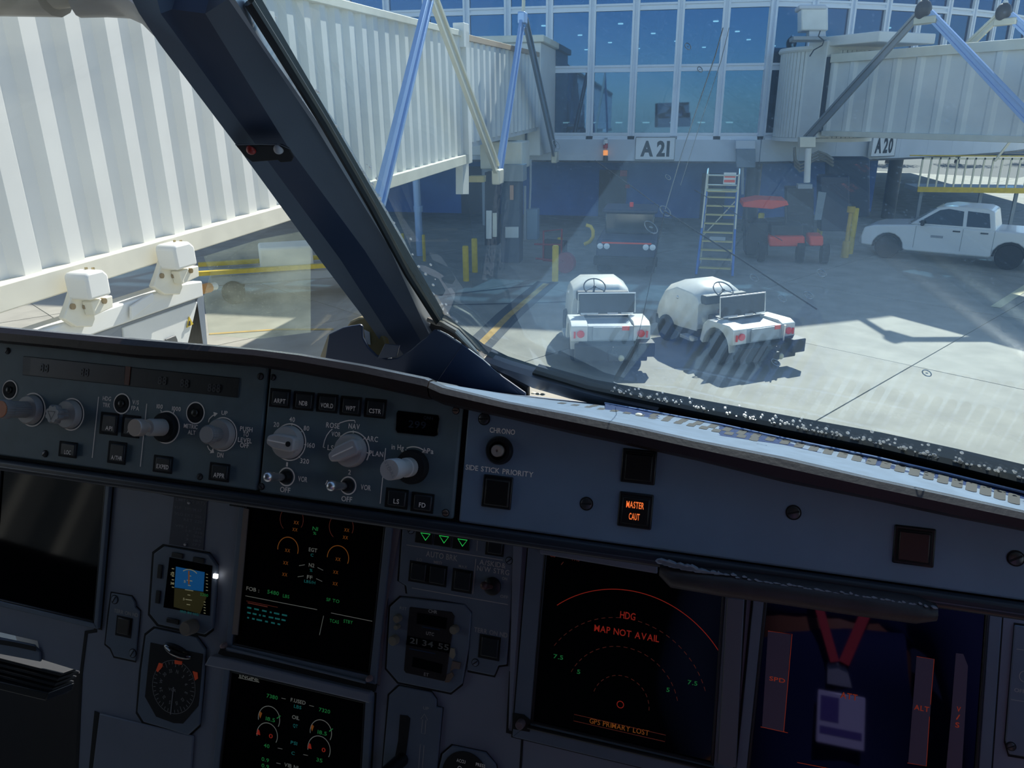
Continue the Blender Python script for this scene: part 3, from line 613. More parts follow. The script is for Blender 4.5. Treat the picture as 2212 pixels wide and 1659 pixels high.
for x,y in ((619,1030),(752,1049)):
    f=G.at(x,y); mu=G.sc(x,y)[0]
    b=MB(f); b.lathe([(13*mu,.0003),(13*mu,.002),(10*mu,.0045),(7*mu,.005)]); o=b.build('toggle_switch',M['blk'],ef)
    b=MB(f); b.tube([(0,0,.003),(-.0008,.0005,.010),(-.0016,.001,.017)],.0022,12,r2=.0032); b.ball((-.0017,.001,.018),.0036,14,10); b.build('lever',M['chrome'],o)
# --- right panel
rp=thing('warning_light_panel','blue grey panel reading CHRONO and SIDE STICK PRIORITY, right of the joint','control panel',G.P((uE+uR)/2,0,0))
faceplate(uE+.002,uR,vB-.002,rp,'face2',.0014,RU,RL,1006,2400)
label(G,rp,[('CHRONO',1085,931,11,55),('SIDE STICK PRIORITY',1078,1017,11,147)])
for x,y,r,a in ((1046,905,11.5,5),(1267,1088,13,5),(1714,1107,15.5,18),(2194,1206,18,32)): screw(G,rp,x,y,r,'screw',a)
f=G.at(1080,973); mu=G.sc(1080,973)[0]
b=MB(f); b.lathe([(29*mu,.0003),(29*mu,.002),(25*mu,.004),(19*mu,.0042),(19*mu,.0006),(14*mu,.0006)],n=40); o=b.build('chrono_button',M['blk'],rp); o['label']='black round button with pinkish metal centre'
b=MB(f); b.lathe([(12.5*mu,.0006),(12.5*mu,.006),(11*mu,.0068),(3*mu,.0064),(2.4*mu,.0055)],n=32); b.build('button_centre',M['tan'],o)
def annun(cx,cy,wp,hp,iw,ih,lens,name,lab,frame='blk'):
    b=MB(G); bxpx(b,cx,cy,wp,hp,-.001,.0012); o=b.build(name,M[frame],rp,bevel=.0008); o['label']=lab
    b=MB(G); bxpx(b,cx,cy+1,wp*.84,hp*.84,.0012,.0022); b.build('inner_frame',M['blkm'],o,bevel=.0006)
    b=MB(G); bxpx(b,cx,cy+2,iw,ih,.0022,.0032); b.build('lens',M[lens],o,bevel=.0005); return o
annun(1073,1063,64,71,50,54,'lens','priority_light','unlit square light with pale edge')
annun(1379,1008,75,74,58,56,'lens','warning_light','unlit dark square light')
o=annun(1372,1103,74,76,58,57,'lens','caution_light','square light lit with amber words MASTER CAUT')
t=MB(G); tpx(t,'MASTER',1372,1091,14,38,.0036); tpx(t,'CAUT',1370,1116,14,23,.0036); t.build('lit_legend',M['amber'],o,smooth=False)
annun(1975,1180,90,84,66,62,'lensr','blank_light','reddish brown unlit square light')
b=MB(G); bxpx(b,1073,1065,52,56,.0022,.0030); b.build('lens_rim',mat('lens rim','4c4a44',.4),rp)
# stain mark of the worn finish
# --- lower lip rail along the whole glareshield
lip=thing('glareshield_lip','thin dark rail running along the lower edge of all control panels','rail',G.P(.3,vB-.01,0))
b=MB(G); b.bx(uL-.01,uR+.01,vB-.0118,vB-.0028,-.012,.003); b.build('rail',mat('rail dark','2c3038',.38,var=.1,vs=30),lip,bevel=.003,seg=3)
b=MB(G); b.bx(uL-.01,uR+.01,vB-.0085,vB-.0078,.003,.0034); b.build('rail_highlight_bead',mat('rail bead','5c6068',.3,metal=.4),lip)
# worn hand grip hanging from the lip
HG=[(1424,1234),(1450,1248),(1560,1262),(1700,1281),(1850,1303),(1980,1321),(2026,1328)]
hg=thing('hand_grip','long worn dark hand grip with chipped pale paint under the right panel','hand grip',G.P(*G.pix(1700,1280,.01),.01))
mb=MB(G); vs=[]; n=12
for i,(x,y) in enumerate(HG):
    u,v=G.pix(x,y,.008); k=(.45,.85,1,1,1,.95,.55)[i]; a=.0076*k
    vs += [(u,v+a*math.sin(t*2*math.pi/n),.004+.009*k*math.cos(t*2*math.pi/n)) for t in range(n)]
m_=len(HG); mb.add(vs,[(i*n+k,(i+1)*n+k,(i+1)*n+(k+1)%n,i*n+(k+1)%n) for i in range(m_-1) for k in range(n)]+[tuple(range(n)),tuple(range(m_*n-1,(m_-1)*n-1,-1))])
mb.build('grip_body',mat('grip leather','3a3536',.5,var=.15,vs=60,bump=.2,bs=400),hg)
random.seed(3); mb=MB(G)
for seg_ in ((1426,1212,1555,1240,26),(1555,1238,1700,1262,12),(1700,1262,2026,1310,26)):
    x0,y0,x1,y1,k=seg_
    for i in range(k):
        t=(i+random.random()*.6)/k; x=x0+(x1-x0)*t; y=y0+(y1-y0)*t+random.uniform(-2,3)+ (3 if x<1520 else 2); l=random.uniform(4,9)+(6 if x<1540 else 0); h=random.uniform(1.5,3.2)+(4 if x<1500 else 0)
        P=[(x-l,y-h*.4-l*.14),(x-l*.3,y-h-random.random()),(x+l*.6,y-h*.5+l*.1),(x+l,y+l*.14),(x+l*.2,y+h*.5),(x-l*.5,y+h*.3)]
        mb.prism([G.pix(a_,b_,.0112) for a_,b_ in P],.0065,.0112)
o=mb.build('chipped_paint',mat('pale chipped paint','9ea0a6',.6),hg,smooth=False); o['kind']='stuff'
# ---------------------------------------------------------------- main instrument panel
ip=thing('instrument_panel','blue grey main instrument panel below the control panels, holding the screens','instrument panel',MP.P(.25,-.25,0))
b=MB(MP); q=[MP.pix(*p) for p in [(208,930),(2450,1240),(2400,1900),(150,1800),(165,1659),(176,1455),(187,1366),(208,1364)]]; b.prism(q,-.012,0); b.build('panel_sheet',M['panel'],ip)
b=MB(MP); b.ppx([(-330,900),(208,960),(208,1364),(187,1366),(176,1452),(88,1425),(80,1385),(-330,1290)],-.012,-.001); b.build('left_panel_sheet',M['panel'],ip,bevel=.001)
b=MB(MP); b.ppx([(203,960),(209,960),(209,1366),(189,1369),(178,1455),(167,1700),(160,1700),(172,1452),(183,1363),(203,1360)],-.001,.0004); b.build('sheet_gap',M['groove'],ip)
b=MB(MP); b.ppx([(1100,1450),(1105,1450),(1099,1578),(1131,1587),(1124,1700),(1119,1700),(1126,1591),(1093,1583)],-.001,.0004); b.build('sheet_gap',M['groove'],ip)
b=MB(MP); b.ppx([(-330,1300),(85,1425),(176,1456),(165,1700),(-330,1700)],-.13,-.12); b.build('air_outlet_back',M['blkm'],ip)
ao=thing('air_outlet','ribbed dark air outlet at the lower left of the instrument panel','air vent',MP.P(*MP.pix(40,1460),-.01))
for i in range(6):
    y=1421+i*11; b=MB(MP); b.ppx([(-330,y-82),(132-i*6,y+34),(130-i*6,y+40),(-330,y-75)],-.03,-.004); b.build('slat',mat('vent slat','15171a',.7),ao,bevel=.0006)
b=MB(MP); b.ppx([(-330,1395),(104,1497),(98,1514),(-330,1412)],-.03,.002); b.build('front_bar',M['blk'],ao,bevel=.001)
b=MB(MP); b.ppx([(-330,1308),(72,1393),(86,1409),(86,1430),(-330,1350)],-.0008,.002); b.build('upper_bar',M['panel_d'],ao,bevel=.001)
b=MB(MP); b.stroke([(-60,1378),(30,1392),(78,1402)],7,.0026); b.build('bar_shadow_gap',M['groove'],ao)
def plate(name,label,cat,pts,m='panel_d',h=.003,gap=.0011,group=None):
    t=thing(name,label,cat,MP.P(*MP.pix(*pts[0]),0))
    c=(sum(p[0] for p in pts)/len(pts),sum(p[1] for p in pts)/len(pts))
    uv=[MP.pix(x,y,.0005) for x,y in pts]; cu=sum(a for a,_ in uv)/len(uv); cv=sum(b_ for _,b_ in uv)/len(uv)
    out=[]
    for a,b_ in uv: d=math.hypot(a-cu,b_-cv); out.append((cu+(a-cu)*(1+gap/d*1.4),cv+(b_-cv)*(1+gap/d*1.4)))
    b=MB(MP); b.prism(out,-.001,.0004); b.build('surround_gap',M['groove'],t)
    b=MB(MP); b.ppx(pts,.0004,h); o=b.build('face_plate',M[m],t,bevel=.0008); return t
def inset(uv,d):
    n=len(uv); cu=sum(a for a,_ in uv)/n; cv=sum(b_ for _,b_ in uv)/n; out=[]
    return [(cu+(a-cu)*(1+d/abs(a-cu)), cv+(b_-cv)*(1+d/abs(b_-cv))) for a,b_ in uv]
def display(name,label,quad,g='glassb',margins=(.0045,.0125),hi=.0045):
    t=thing(name,label,'display',MP.P(*MP.pix(*quad[3]),0)); uv=[MP.pix(x,y,.002) for x,y in quad]
    def ringm(d0,d1,w0,w1,nm,m,bv=.0007):
        a=inset(uv,d0); c=inset(uv,d1)
        b=MB(MP)
        for i in range(4):
            j=(i+1)%4; b.prism([a[i],a[j],c[j],c[i]],w0,w1)
        return b.build(nm,m,t,bevel=bv)
    b=MB(MP); b.prism(uv,-.001,.002); s_=b.build('screen',M[g],t,smooth=False)
    ringm(0,margins[0],-.001,.004,'inner_frame',M['blk']); ringm(margins[0],margins[1],-.001,hi,'bezel',M['panel_d'])
    ringm(margins[1],margins[1]+.0016,-.001,.0006,'bezel_gap',M['groove'],0)
    return t,s_
def sym(par,m,fn,name='symbols'):
    b=MB(MP); fn(b); o=b.build(name,M[m],par,smooth=False)
    if name.split('_')[-1] in ('symbols','crosses','arcs','figures','flags'): o['kind']='stuff'
    return o
W2=.0024
# captain's navigation display
d0,s0=display('display_unit','dark blank screen at the far left edge under the rail',[(8,985),(230,1030),(204,1340),(-14,1289)],'glassk',margins=(.002,.007))
for x,y,nm in ((252,1040,'a'),(527,1084,'b')):
    f=MP.at(x,y); b=MB(f)
    for i in range(9): b.box((-.009+i*.0022,.001,.004),(.0014,.010,.008))
    b.box((0,.001,.002),(.020,.009,.004)); o=b.build('ribbed_stop',M['blk']); tag(o,'black ribbed rubber stop under the rail, '+('beside the blank left screen' if nm=='a' else 'beside the engine screen'),'rubber stop')
# engine and warning display
d1,s1=display('display_unit','upper centre screen with engine dials and amber crosses',[(538,1078),(832,1124),(797,1452),(509,1388)],margins=(.002,.0085))
def f(b):
    for x,y in ((640,1129),(637,1144),(749,1145),(746,1161),(621,1189),(730,1208),(617,1216),(725,1236),(615,1241),(724,1261)): tpx(b,'XX',x,y,7,11,W2)
    b.arc(622,1186,22,1.6,-15,190,W2); b.arc(730,1205,23,1.6,-20,185,W2)
sym(s1,'s_amb',f,'amber_crosses')
def f(b): b.arc(630,1122,25,1.1,-30,230,W2); b.arc(737,1138,26,1.2,-20,235,W2); b.stroke([(535,1302),(578,1311)],2,W2); b.stroke([(532,1298),(600,1312)],1,W2)
sym(s1,'s_dim',f,'dim_arcs')
def f(b):
    tpx(b,'EGT',676,1188,8,18,W2); tpx(b,'N2',673,1221,8,12,W2); tpx(b,'FF',669,1247,8,12,W2); tpx(b,'FOB :',546,1273,8,28,W2)
    for p in ([(646,1222),(658,1220)],[(686,1226),(698,1232)],[(643,1246),(656,1244)],[(683,1250),(696,1256)],[(530,1287),(685,1317)],[(715,1324),(804,1342)],[(699,1330),(690,1372)]): b.stroke(p,1.1,W2)
sym(s1,'s_wht',f,'white_symbols')
def f(b):
    tpx(b,'N1',681,1142,8,12,W2); tpx(b,'%',680,1152,6,7,W2); tpx(b,'5480',590,1280,8,25,W2); tpx(b,'LBS',618,1288,7,14,W2); tpx(b,'SF TO',719,1297,7,28,W2); tpx(b,'TCAS',722,1342,7,20,W2); tpx(b,'STBY',752,1343,7,20,W2)
sym(s1,'s_grn',f,'green_symbols')
def f(b):
    tpx(b,'C',674,1199,6,6,W2); tpx(b,'%',672,1232,6,6,W2); tpx(b,'LBS/H',669,1257,6,24,W2)
    random.seed(5)
    for r in range(3):
        x=534
        while x<610: l=random.uniform(4,12); b.stroke([(x,1312+r*11+(x-534)*.21),(x+l,1312+r*11+(x+l-534)*.21)],3,W2); x+=l+random.uniform(3,7)
sym(s1,'s_cyn',f,'cyan_symbols')
# ledge and bar between the two centre screens
lg=thing('display_ledge','grey sloping ledge with thin bar between the two centre screens','ledge',MP.P(*MP.pix(480,1430),0))
b=MB(MP); b.ppx([(452,1417),(500,1425),(799,1497),(797,1520),(500,1450),(440,1438)],.0,.010); b.build('ledge',M['panel'],lg,bevel=.0015)
b=MB(MP); u,v=MP.pix(492,1400,.008); u2,v2=MP.pix(790,1474,.008); b.tube([(u,v,.008),(u2,v2,.008)],.0013,10); b.build('bar',M['panel_d'],lg)
b=MB(MP); b.ppx([(478,1395),(512,1402),(800,1466),(812,1480),(808,1496),(500,1424),(470,1412)],.0008,.0042); b.build('recess',M['blkm'],lg,bevel=.0006)
for x,y in ((489,1392),(802,1463)):
    f_=MP.at(x,y,.003); b=MB(f_); b.lathe([(.0026,0),(.0026,.004),(.002,.005)],n=20); b.ball((0,0,.006),.0021,12,8); b.build('pin_knob',mat('pinkish pin','a88e88',.35),lg)
# system display
d2,s2=display('display_unit','lower centre screen with oil quantity arcs and green figures',[(503,1452),(787,1518),(772,1800),(470,1740)],margins=(.002,.0085))
def f(b):
    for s_,x,y,w_ in (('7380',588,1505,24),('7320',701,1535,24),('18.5',584,1554,20),('18.5',696,1583,20),('40',576,1611,12),('35',690,1642,13),('0.9',573,1641,16),('0.9',573,1655,16)): tpx(b,s_,x,y,8,w_,W2)
    for x,y in ((602,1549),(715,1577)): b.stroke([(x-4,y+3),(x+4,y-3)],2,W2)
sym(s2,'s_grn',f,'green_symbols')
def f(b):
    tpx(b,'ENGINE',538,1464,7,42,W2); tpx(b,'F.USED',644,1515,8,32,W2); tpx(b,'OIL',639,1550,8,16,W2); tpx(b,'VIB N1',629,1655,8,30,W2); b.stroke([(515,1464),(560,1474)],1,W2)
    for x,y,r in ((581,1553,23),(577,1588,22),(693,1582,23),(689,1618,24)): b.arc(x,y,r,1.4,-25,195,W2)
    for p in ([(608,1508),(617,1510)],[(668,1524),(678,1526)],[(600,1616),(610,1618)],[(655,1630),(665,1632)],[(597,1648),(606,1650)]): b.stroke(p,1,W2)
sym(s2,'s_wht',f,'white_symbols')
def f(b): tpx(b,'LBS',643,1527,7,16,W2); tpx(b,'QT',638,1568,7,10,W2); tpx(b,'PSI',635,1605,7,14,W2); tpx(b,'C',633,1627,7,7,W2)
sym(s2,'s_cyn',f,'cyan_symbols')
def f(b):
    tpx(b,'0',585,1590,9,8,W2); tpx(b,'0',699,1620,9,8,W2)
    for x,y in ((558,1583),(669,1613)): b.prism([MP.pix(*p,W2) for p in ((x-5,y+3),(x+4,y+5),(x+2,y-5),(x-1,y-8))],.0022,W2)
sym(s2,'s_red',f,'red_symbols')
def f(b):
    for x,y in ((562,1542),(674,1570)): b.prism([MP.pix(*p,W2) for p in ((x-3,y),(x,y-5),(x+4,y-1),(x,y+10))],.0022,W2)
sym(s2,'s_amb',f,'amber_symbols')
# first officer's navigation display
d3,s3=display('display_unit','large screen reading MAP NOT AVAIL in red with range arcs',[(1184,1178),(1563,1232),(1535,1645),(1153,1556)],margins=(.0022,.0165),hi=.0035)
def f(b):
    tpx(b,'HDG',1356,1330,15,33,W2); tpx(b,'MAP NOT AVAIL',1353,1368,14,140,W2); b.arc(1340,1522,7,1.6,0,360,W2); b.arc(1340,1522,243,1.6,28,130,W2,n=60)
sym(s3,'s_red',f,'red_symbols')
def f(b): b.arc(1340,1522,183,1.2,20,150,W2,dash=5); b.arc(1340,1522,122,1.2,15,160,W2,dash=7); b.arc(1340,1522,61,1.2,0,170,W2,dash=13)
sym(s3,'s_dim',f,'range_arcs')
def f(b):
    for s_,x,y in (('7.5',1206,1419),('5',1250,1451),('5',1443,1490),('7.5',1496,1475)): tpx(b,s_,x,y,9,len(s_)*7,W2)
sym(s3,'s_grn',f,'range_figures')
def f(b): tpx(b,'GPS PRIMARY LOST',1337,1570,11,128,W2)
sym(s3,'s_amb',f,'amber_message')
def f(b): b.stroke([(1240,1543),(1438,1588),(1436,1602),(1239,1557)],1.2,W2,True); tpx(b,'TAS',1243,1207,9,18,W2); tpx(b,'GS',1194,1199,8,12,W2); b.stroke([(1212,1220),(1217,1214)],1.5,W2)
sym(s3,'s_dim',f,'message_box')
b=MB(MP); b.ppx([(1108,1178),(1128,1181),(1104,1560),(1098,1575)],.0035,.0048); b.build('bezel_strip',M['panel'],d3,bevel=.0005)
b=MB(MP); b.ppx([(1571,1290),(1608,1296),(1590,1660),(1550,1650)],.0035,.0062); b.build('bezel_strip',mat('pale bezel strip','6c6e76',.4),d3,bevel=.0008)
b=MB(MP); b.ppx([(1166,1181),(1420,1222),(1420,1240),(1166,1197)],.004,.007); b.build('top_bar',M['panel'],d3,bevel=.001)
for q in ([(1107,1540),(1132,1544),(1146,1556),(1144,1582),(1106,1575)],):
    b=MB(MP); b.ppx(q,.0035,.0045); b.build('latch_recess',M['blkm'],d3,bevel=.0005)
f_=MP.at(1127,1561,.004); b=MB(f_); b.lathe([(.0036,0),(.0036,.006),(.0028,.0072)],n=20); b.build('latch_knob',mat('pinkish latch','7a6a6a',.4),d3)
b=MB(MP); u,v=MP.pix(1140,1570,.006); u2,v2=MP.pix(1560,1668,.006); b.tube([(u,v,.006),(u2,v2,.006)],.0016,10); b.build('lower_bar',M['blk'],d3)
# first officer's primary flight display
d4,s4=display('display_unit','rightmost bluish screen with red SPD, ATT and ALT flags',[(1662,1262),(2128,1322),(2092,1830),(1612,1740)],'glassblue',margins=(.0022,.0100),hi=.0035)
M['tape']=mat('grey scale tape','54485c',.5,emit=.014); M['s_or']=mat('flag orange','e05028',.5,emit=.05)
for q_,nm in (([(1659,1363),(1709,1371),(1693,1580),(1646,1571)],'speed_tape'),([(1980,1418),(2018,1424),(2001,1655),(1962,1648)],'altitude_tape'),([(2065,1411),(2081,1413),(2091,1439),(2077,1680),(2043,1672),(2055,1540)],'vertical_speed_scale')):
    sym(s4,'tape',lambda b:b.ppx(q_,.0021,.00235),nm)

def f(b):
    tpx(b,'SPD',1679,1468,9,34,W2); tpx(b,'ATT',1834,1504,13,36,W2); tpx(b,'ALT',1991,1530,11,32,W2)
    for i,c in enumerate('V/S'): tpx(b,c,2071-i*1.5,1532+i*17,11,9,W2)
    for p in ([(1659,1363),(1711,1370),(1693,1580),(1700,1583)],[(1980,1418),(2018,1424),(2010,1522)],[(2008,1548),(2001,1655),(1960,1648)],[(1643,1570),(1702,1583)],[(1722,1647),(1790,1660)]): b.stroke(p,1.3,W2)
sym(s4,'s_or',f,'red_flags')
# right edge column
rc=plate('air_data_selector_plate','narrow grey plate with two pale lines at the right edge of the picture','panel',[(2192,1350),(2330,1370),(2300,1650),(2180,1630),(2172,1600)],h=.002)
b=MB(MP); b.stroke([(2196,1402),(2300,1416)],1.6,.0023); b.stroke([(2184,1511),(2290,1528)],1.6,.0023); b.arc(2216,1462,14,1.8,60,300,.0023); tpx(b,'OFF',2203,1492,8,24,.0023); b.build('markings',M['dim'],rc,smooth=False)
screw(MP,rc,2184,1612,10,'screw',30,.002)
# gear and brake panel with the right terrain button (one plate)
gpl=plate('brake_and_gear_panel','plate with three green triangles, AUTO BRK buttons and TERR ON ND','control panel',[(871,1110),(1117,1148),(1094,1436),(1076,1438),(1067,1460),(1009,1448),(1018,1322),(1004,1306),(879,1283),(877,1266),(861,1256)])
hN=.003
for x,y in ((916,1156),(956,1162),(996,1169)):
    b=MB(MP); bxpx(b,x,y,38,38,.003,.0042); o=b.build('gear_light',M['lens'],gpl,bevel=.0006)
    b=MB(MP); b.stroke([(x-7,y-5),(x+13,y-2),(x+3,y+11)],1.8,.0046,True); b.build('triangle_light',M['green'],o,smooth=False)
b=MB(MP)
for p in ([(878,1177),(1086,1210)],[(1032,1157),(1030,1190)],[(1028,1207),(1021,1283)],[(890,1270),(1097,1306)]): b.stroke(p,1.5,.0032)
for a in (('AUTO BRK',954,1201,12,68),('LO',906,1209,6,11),('MED',946,1215,6,18),('MAX',1000,1224,6,18),('A/SKID&',1064,1218,11,57),('N/W STRG',1065,1232,11,70),('ON',1090,1250,6,11),('OFF',1089,1289,6,17),('TERR ON ND',1060,1366,10,72)): tpx(b,*a,.0032)
b.build('lettering',M['dim'],gpl,smooth=False)
for x,y,wp,hp in ((1069,1180,40,42),(903,1236,40,46),(944,1243,42,46),(998,1255,44,50),(1057,1399,46,52)):
    b=MB(MP); bxpx(b,x,y,wp,hp,.003,.0036); o=b.build('push_button',M['blkm'],gpl,bevel=.0006); b=MB(MP); bxpx(b,x,y,wp*.8,hp*.8,.0036,.006); b.build('key_cap',M['key'],o,bevel=.0008)
for x,y in ((888,1145),(1100,1211),(1027,1431)): screw(MP,gpl,x,y,7,'panel_d',40,.003)
f_=MP.at(1064,1266,.003); b=MB(f_); b.lathe([(.0075,0),(.0075,.002),(.006,.003)],n=28); o=b.build('toggle_switch',M['blk'],gpl); b=MB(f_); b.tube([(0,0,.002),(-.0025,.002,.012)],.0018,10,r2=.003); b.ball((-.003,.0025,.013),.0034,12,8); b.build('lever',mat('brown toggle','5a3c38',.4),o)
# clock
ck_=plate('clock','clock reading 21 34 55 with a brown face and cream knobs','clock',[(865,1290),(1003,1306),(1018,1325),(1012,1400),(997,1478),(973,1497),(860,1474),(834,1444),(842,1311)],'panel_d',.004)
b=MB(MP); b.ppx([(886,1311),(975,1322),(982,1332),(962,1470),(958,1472),(876,1454),(872,1448),(884,1313)],.0035,.0046); fc=b.build('dial_face',mat('clock brown face','2c2627',.35),ck_,bevel=.0004)
for q in ([(901,1323),(966,1335),(963,1359),(900,1347)],[(892,1419),(956,1435),(953,1455),(890,1440)],[(880,1373),(973,1391),(970,1411),(877,1393)]):
    b=MB(MP); b.ppx(q,.0046,.0049); b.build('window',M['glassb'],fc,smooth=False)
b=MB(MP); tpx(b,'21 34 55',927,1391,12,84,.0051); b.build('lit_digits',mat('pale digits','72726c',.5,emit=.003),fc,smooth=False)
b=MB(MP)
for a in (('CHR',935,1321,7,19),('UTC',929,1369,7,17),('ET',921,1457,7,10),('RST',871,1314,6,15)): tpx(b,*a,.0050)
b.build('lettering',M['dim'],fc,smooth=False)
b=MB(MP); b.stroke([(912,1354),(950,1361)],2,.0048); b.stroke([(884,1401),(940,1412)],2,.0048); b.build('blue_marks',mat('dark blue marks','1c3a5a',.4),fc,smooth=False)
for x,y,r in ((862,1334,7.5),(861,1352,5),(854,1381,9.5),(984,1358,8.5)):
    f_=MP.at(x,y,.004); mu=MP.sc(x,y)[0]*r; b=MB(f_); b.lathe([(mu,0),(mu,.005),(mu*.85,.006)],n=24); b.build('clock_knob',mat('cream knob','8e8674',.45),ck_)
for q,nm,c in (([(973,1400),(981,1401),(983,1416),(978,1424),(970,1418)],'selector','9a927e'),([(977,1428),(995,1432),(992,1446),(982,1444),(972,1452)],'worn_patch','7a6a60'),([(965,1458),(976,1452),(980,1460),(970,1474),(960,1474)],'worn_patch','7a6858')):
    b=MB(MP); b.ppx(q,.004,.0056); b.build(nm,mat('w'+c,c,.6),ck_,smooth=False)
# gear lever plate
gl_=plate('gear_lever_plate','plate with a long dark slot and an arrow reading UP','control panel',[(862,1482),(931,1496),(942,1512),(942,1527),(955,1530),(938,1720),(822,1700),(840,1502)],'panel_d',.003)
b=MB(MP); b.ppx([(864,1544),(880,1546),(886,1552),(875,1645),(852,1640),(860,1600)],.003,.0034); b.build('slot',M['groove'],gl_)
b=MB(MP); b.stroke([(917,1542),(924,1556),(920,1556),(918,1585),(910,1584),(913,1555),(909,1553)],1.2,.0034,True); b.stroke([(908,1608),(916,1610),(910,1690),(902,1690)],1.2,.0034,True); tpx(b,'UP',920,1530,6,12,.0034); b.build('markings',M['dim'],gl_,smooth=False)
f_=MP.at(868,1650,.003); b=MB(f_); b.tube([(0,.004,-.002),(-.004,0,.02),(-.016,-.012,.06)],.006,12); b.build('gear_lever_arm',M['blk'],gl_)
# accumulator gauge
ag=plate('brake_pressure_gauge','round black gauge reading ACCU PRESS at the bottom edge','gauge',[(977,1611),(1048,1626),(1070,1652),(1080,1700),(1060,1740),(950,1720),(948,1660),(955,1630)],'panel_d',.003)
f_=MP.at(1004,1676,.003); mu=MP.sc(1004,1660)[0]; b=MB(f_); b.lathe([(48*mu,0),(48*mu,.001)],n=40); gf=b.build('dial',M['blkm'],ag)
b=MB(MP); tpx(b,'ACCU',996,1644,7,19,.0042); tpx(b,'PRESS',1038,1653,7,20,.0042); b.arc(993,1660,4,1.5,0,360,.0042); b.build('lettering',M['white'],gf,smooth=False)
# left terrain plate
tp=plate('terrain_button_plate','small notched plate reading TERR ON ND beside the blank left screen','control panel',[(240,1281),(284,1289),(291,1300),(292,1311),(302,1320),(298,1360),(292,1428),(246,1418),(238,1400),(227,1391),(234,1330)],'panel_d',.002)
b=MB(MP); tpx(b,'TERR ON ND',272,1324,8,52,.0023); b.build('lettering',M['dim'],tp,smooth=False)
b=MB(MP); bxpx(b,267,1354,34,44,.002,.0026); o=b.build('push_button',M['blkm'],tp,bevel=.0005); b=MB(MP); bxpx(b,265,1353,25,35,.0026,.0046); b.build('key_cap',mat('worn key cap','3c3832',.4),o,bevel=.0008)
for x,y in ((248,1295),(287,1411)): screw(MP,tp,x,y,7,'panel_d',60,.002)
# standby horizon
sh=plate('standby_horizon','small eight-sided instrument showing a blue sky and brown ground horizon','flight instrument',[(354,1180),(450,1197),(468,1223),(464,1290),(458,1358),(441,1371),(342,1349),(323,1326),(332,1196)],'panel_d',.004,.0018)
b=MB(MP); b.ppx([(366,1204),(458,1222),(452,1330),(353,1312)],.0035,.0046); ss=b.build('screen',M['glassb'],sh,smooth=False)
b=MB(MP); b.ppx([(380,1224),(442,1236),(439,1278),(377,1269)],.0046,.0048); b.build('sky_area',mat('horizon blue','0f70b8',.5,emit=.09),ss,smooth=False)
b=MB(MP); b.ppx([(377,1270),(439,1279),(446,1290),(432,1326),(375,1311)],.0046,.0048); b.build('ground_area',mat('horizon brown','4a4418',.5,emit=.06),ss,smooth=False)
b=MB(MP)
for i in range(7):
    t=i/6; y=1244+t*62; x=410-t*3; l=(3,6,3,9,3,7,4)[i]; b.stroke([(x-l,y-l*.16),(x+l,y+l*.16)],1.4,.005)
b.arc(408,1262,26,1.5,55,125,.005)
for i in range(6): b.stroke([(371,1228+i*8),(376,1229+i*8)],1.5,.005); b.stroke([(445,1240+i*7),(449,1241+i*7)],1.3,.005)
for i in range(5): b.stroke([(440,1300+i*6),(444,1301+i*6)],1.3,.005)
tpx(b,'5',399,1256,5,4,.005); tpx(b,'5',397,1294,5,4,.005); tpx(b,'20',372,1240,5,8,.005); tpx(b,'20',372,1260,5,8,.005); b.build('horizon_marks',mat('pale marks','b8b48c',.5,emit=.10),ss,smooth=False)
b=MB(MP); tpx(b,'1013 IN HG',409,1324,5,40,.005); b.build('cyan_marks',M['s_cyn'],ss,smooth=False)
b=MB(MP); tpx(b,'5200',441,1285,6,17,.005); b.build('green_marks',M['s_grn'],ss,smooth=False)
b=MB(MP); b.stroke([(408,1233),(408,1262)],3,.0051); b.build('yellow_mark',M['s_amb'],ss,smooth=False)
for x,y,wp,hp in ((344,1235,9,30),(340,1290,9,28),(382,1200,24,11),(428,1210,24,11),(372,1342,26,11)):
    b=MB(MP); bxpx(b,x,y,wp,hp,.004,.0056); b.build('key',M['blk'],sh,bevel=.0005)
f_=MP.at(418,1352,.004); mu=MP.sc(418,1352)[0]; b=MB(f_); b.lathe([(13*mu,0),(13*mu,.010),(11*mu,.012)],n=28); b.build('setting_knob',mat('tan worn knob','8a8072',.4),sh)
b=MB(MP); bxpx(b,464,1245,9,10,.004,.0062); b.build('lit_sensor',mat('lit sensor','ffffff',.4,emit=1.2),sh,bevel=.0004)
# radio magnetic indicator
rm=plate('radio_compass','eight-sided dial with compass card and three orange flags','flight instrument',[(333,1358),(424,1377),(443,1403),(438,1480),(430,1566),(406,1588),(310,1560),(296,1538),(304,1450),(314,1373)],'panel_d',.003,.0016)
b=MB(MP); b.ppx([(325,1388),(438,1413),(428,1525),(395,1563),(375,1562),(337,1548),(313,1505)],.003,.0034); df_=b.build('dial',M['blkm'],rm)
b=MB(MP); b.arc(375,1484,46,1.0,0,360,.0036)
uc,vc=MP.pix(375,1484,.0036); mu=MP.sc(375,1484)[0]
for i in range(36):
    t=i*math.pi/18; r0,r1=44*mu,(39 if i%3 else 35)*mu; b.ribbon([(uc+r0*math.cos(t),vc+r0*math.sin(t)),(uc+r1*math.cos(t),vc+r1*math.sin(t))],1.1*mu,.0037)
for i,s_ in enumerate(('N','3','6','E','12','15','S','21','24','W','30','33')):
    t=math.radians(80-i*30); text(b,s_,uc+28*mu*math.cos(t),vc+28*mu*math.sin(t),6*mu,None,.0037,t-math.pi/2)
b.ribbon([(uc,vc),(uc-.0005,vc-48*mu)],2.2*mu,.0038); tpx(b,'VOR',372,1490,6,16,.0038); b.build('compass_card_marks',mat('compass marks','8c8c8c',.5),df_,smooth=False)
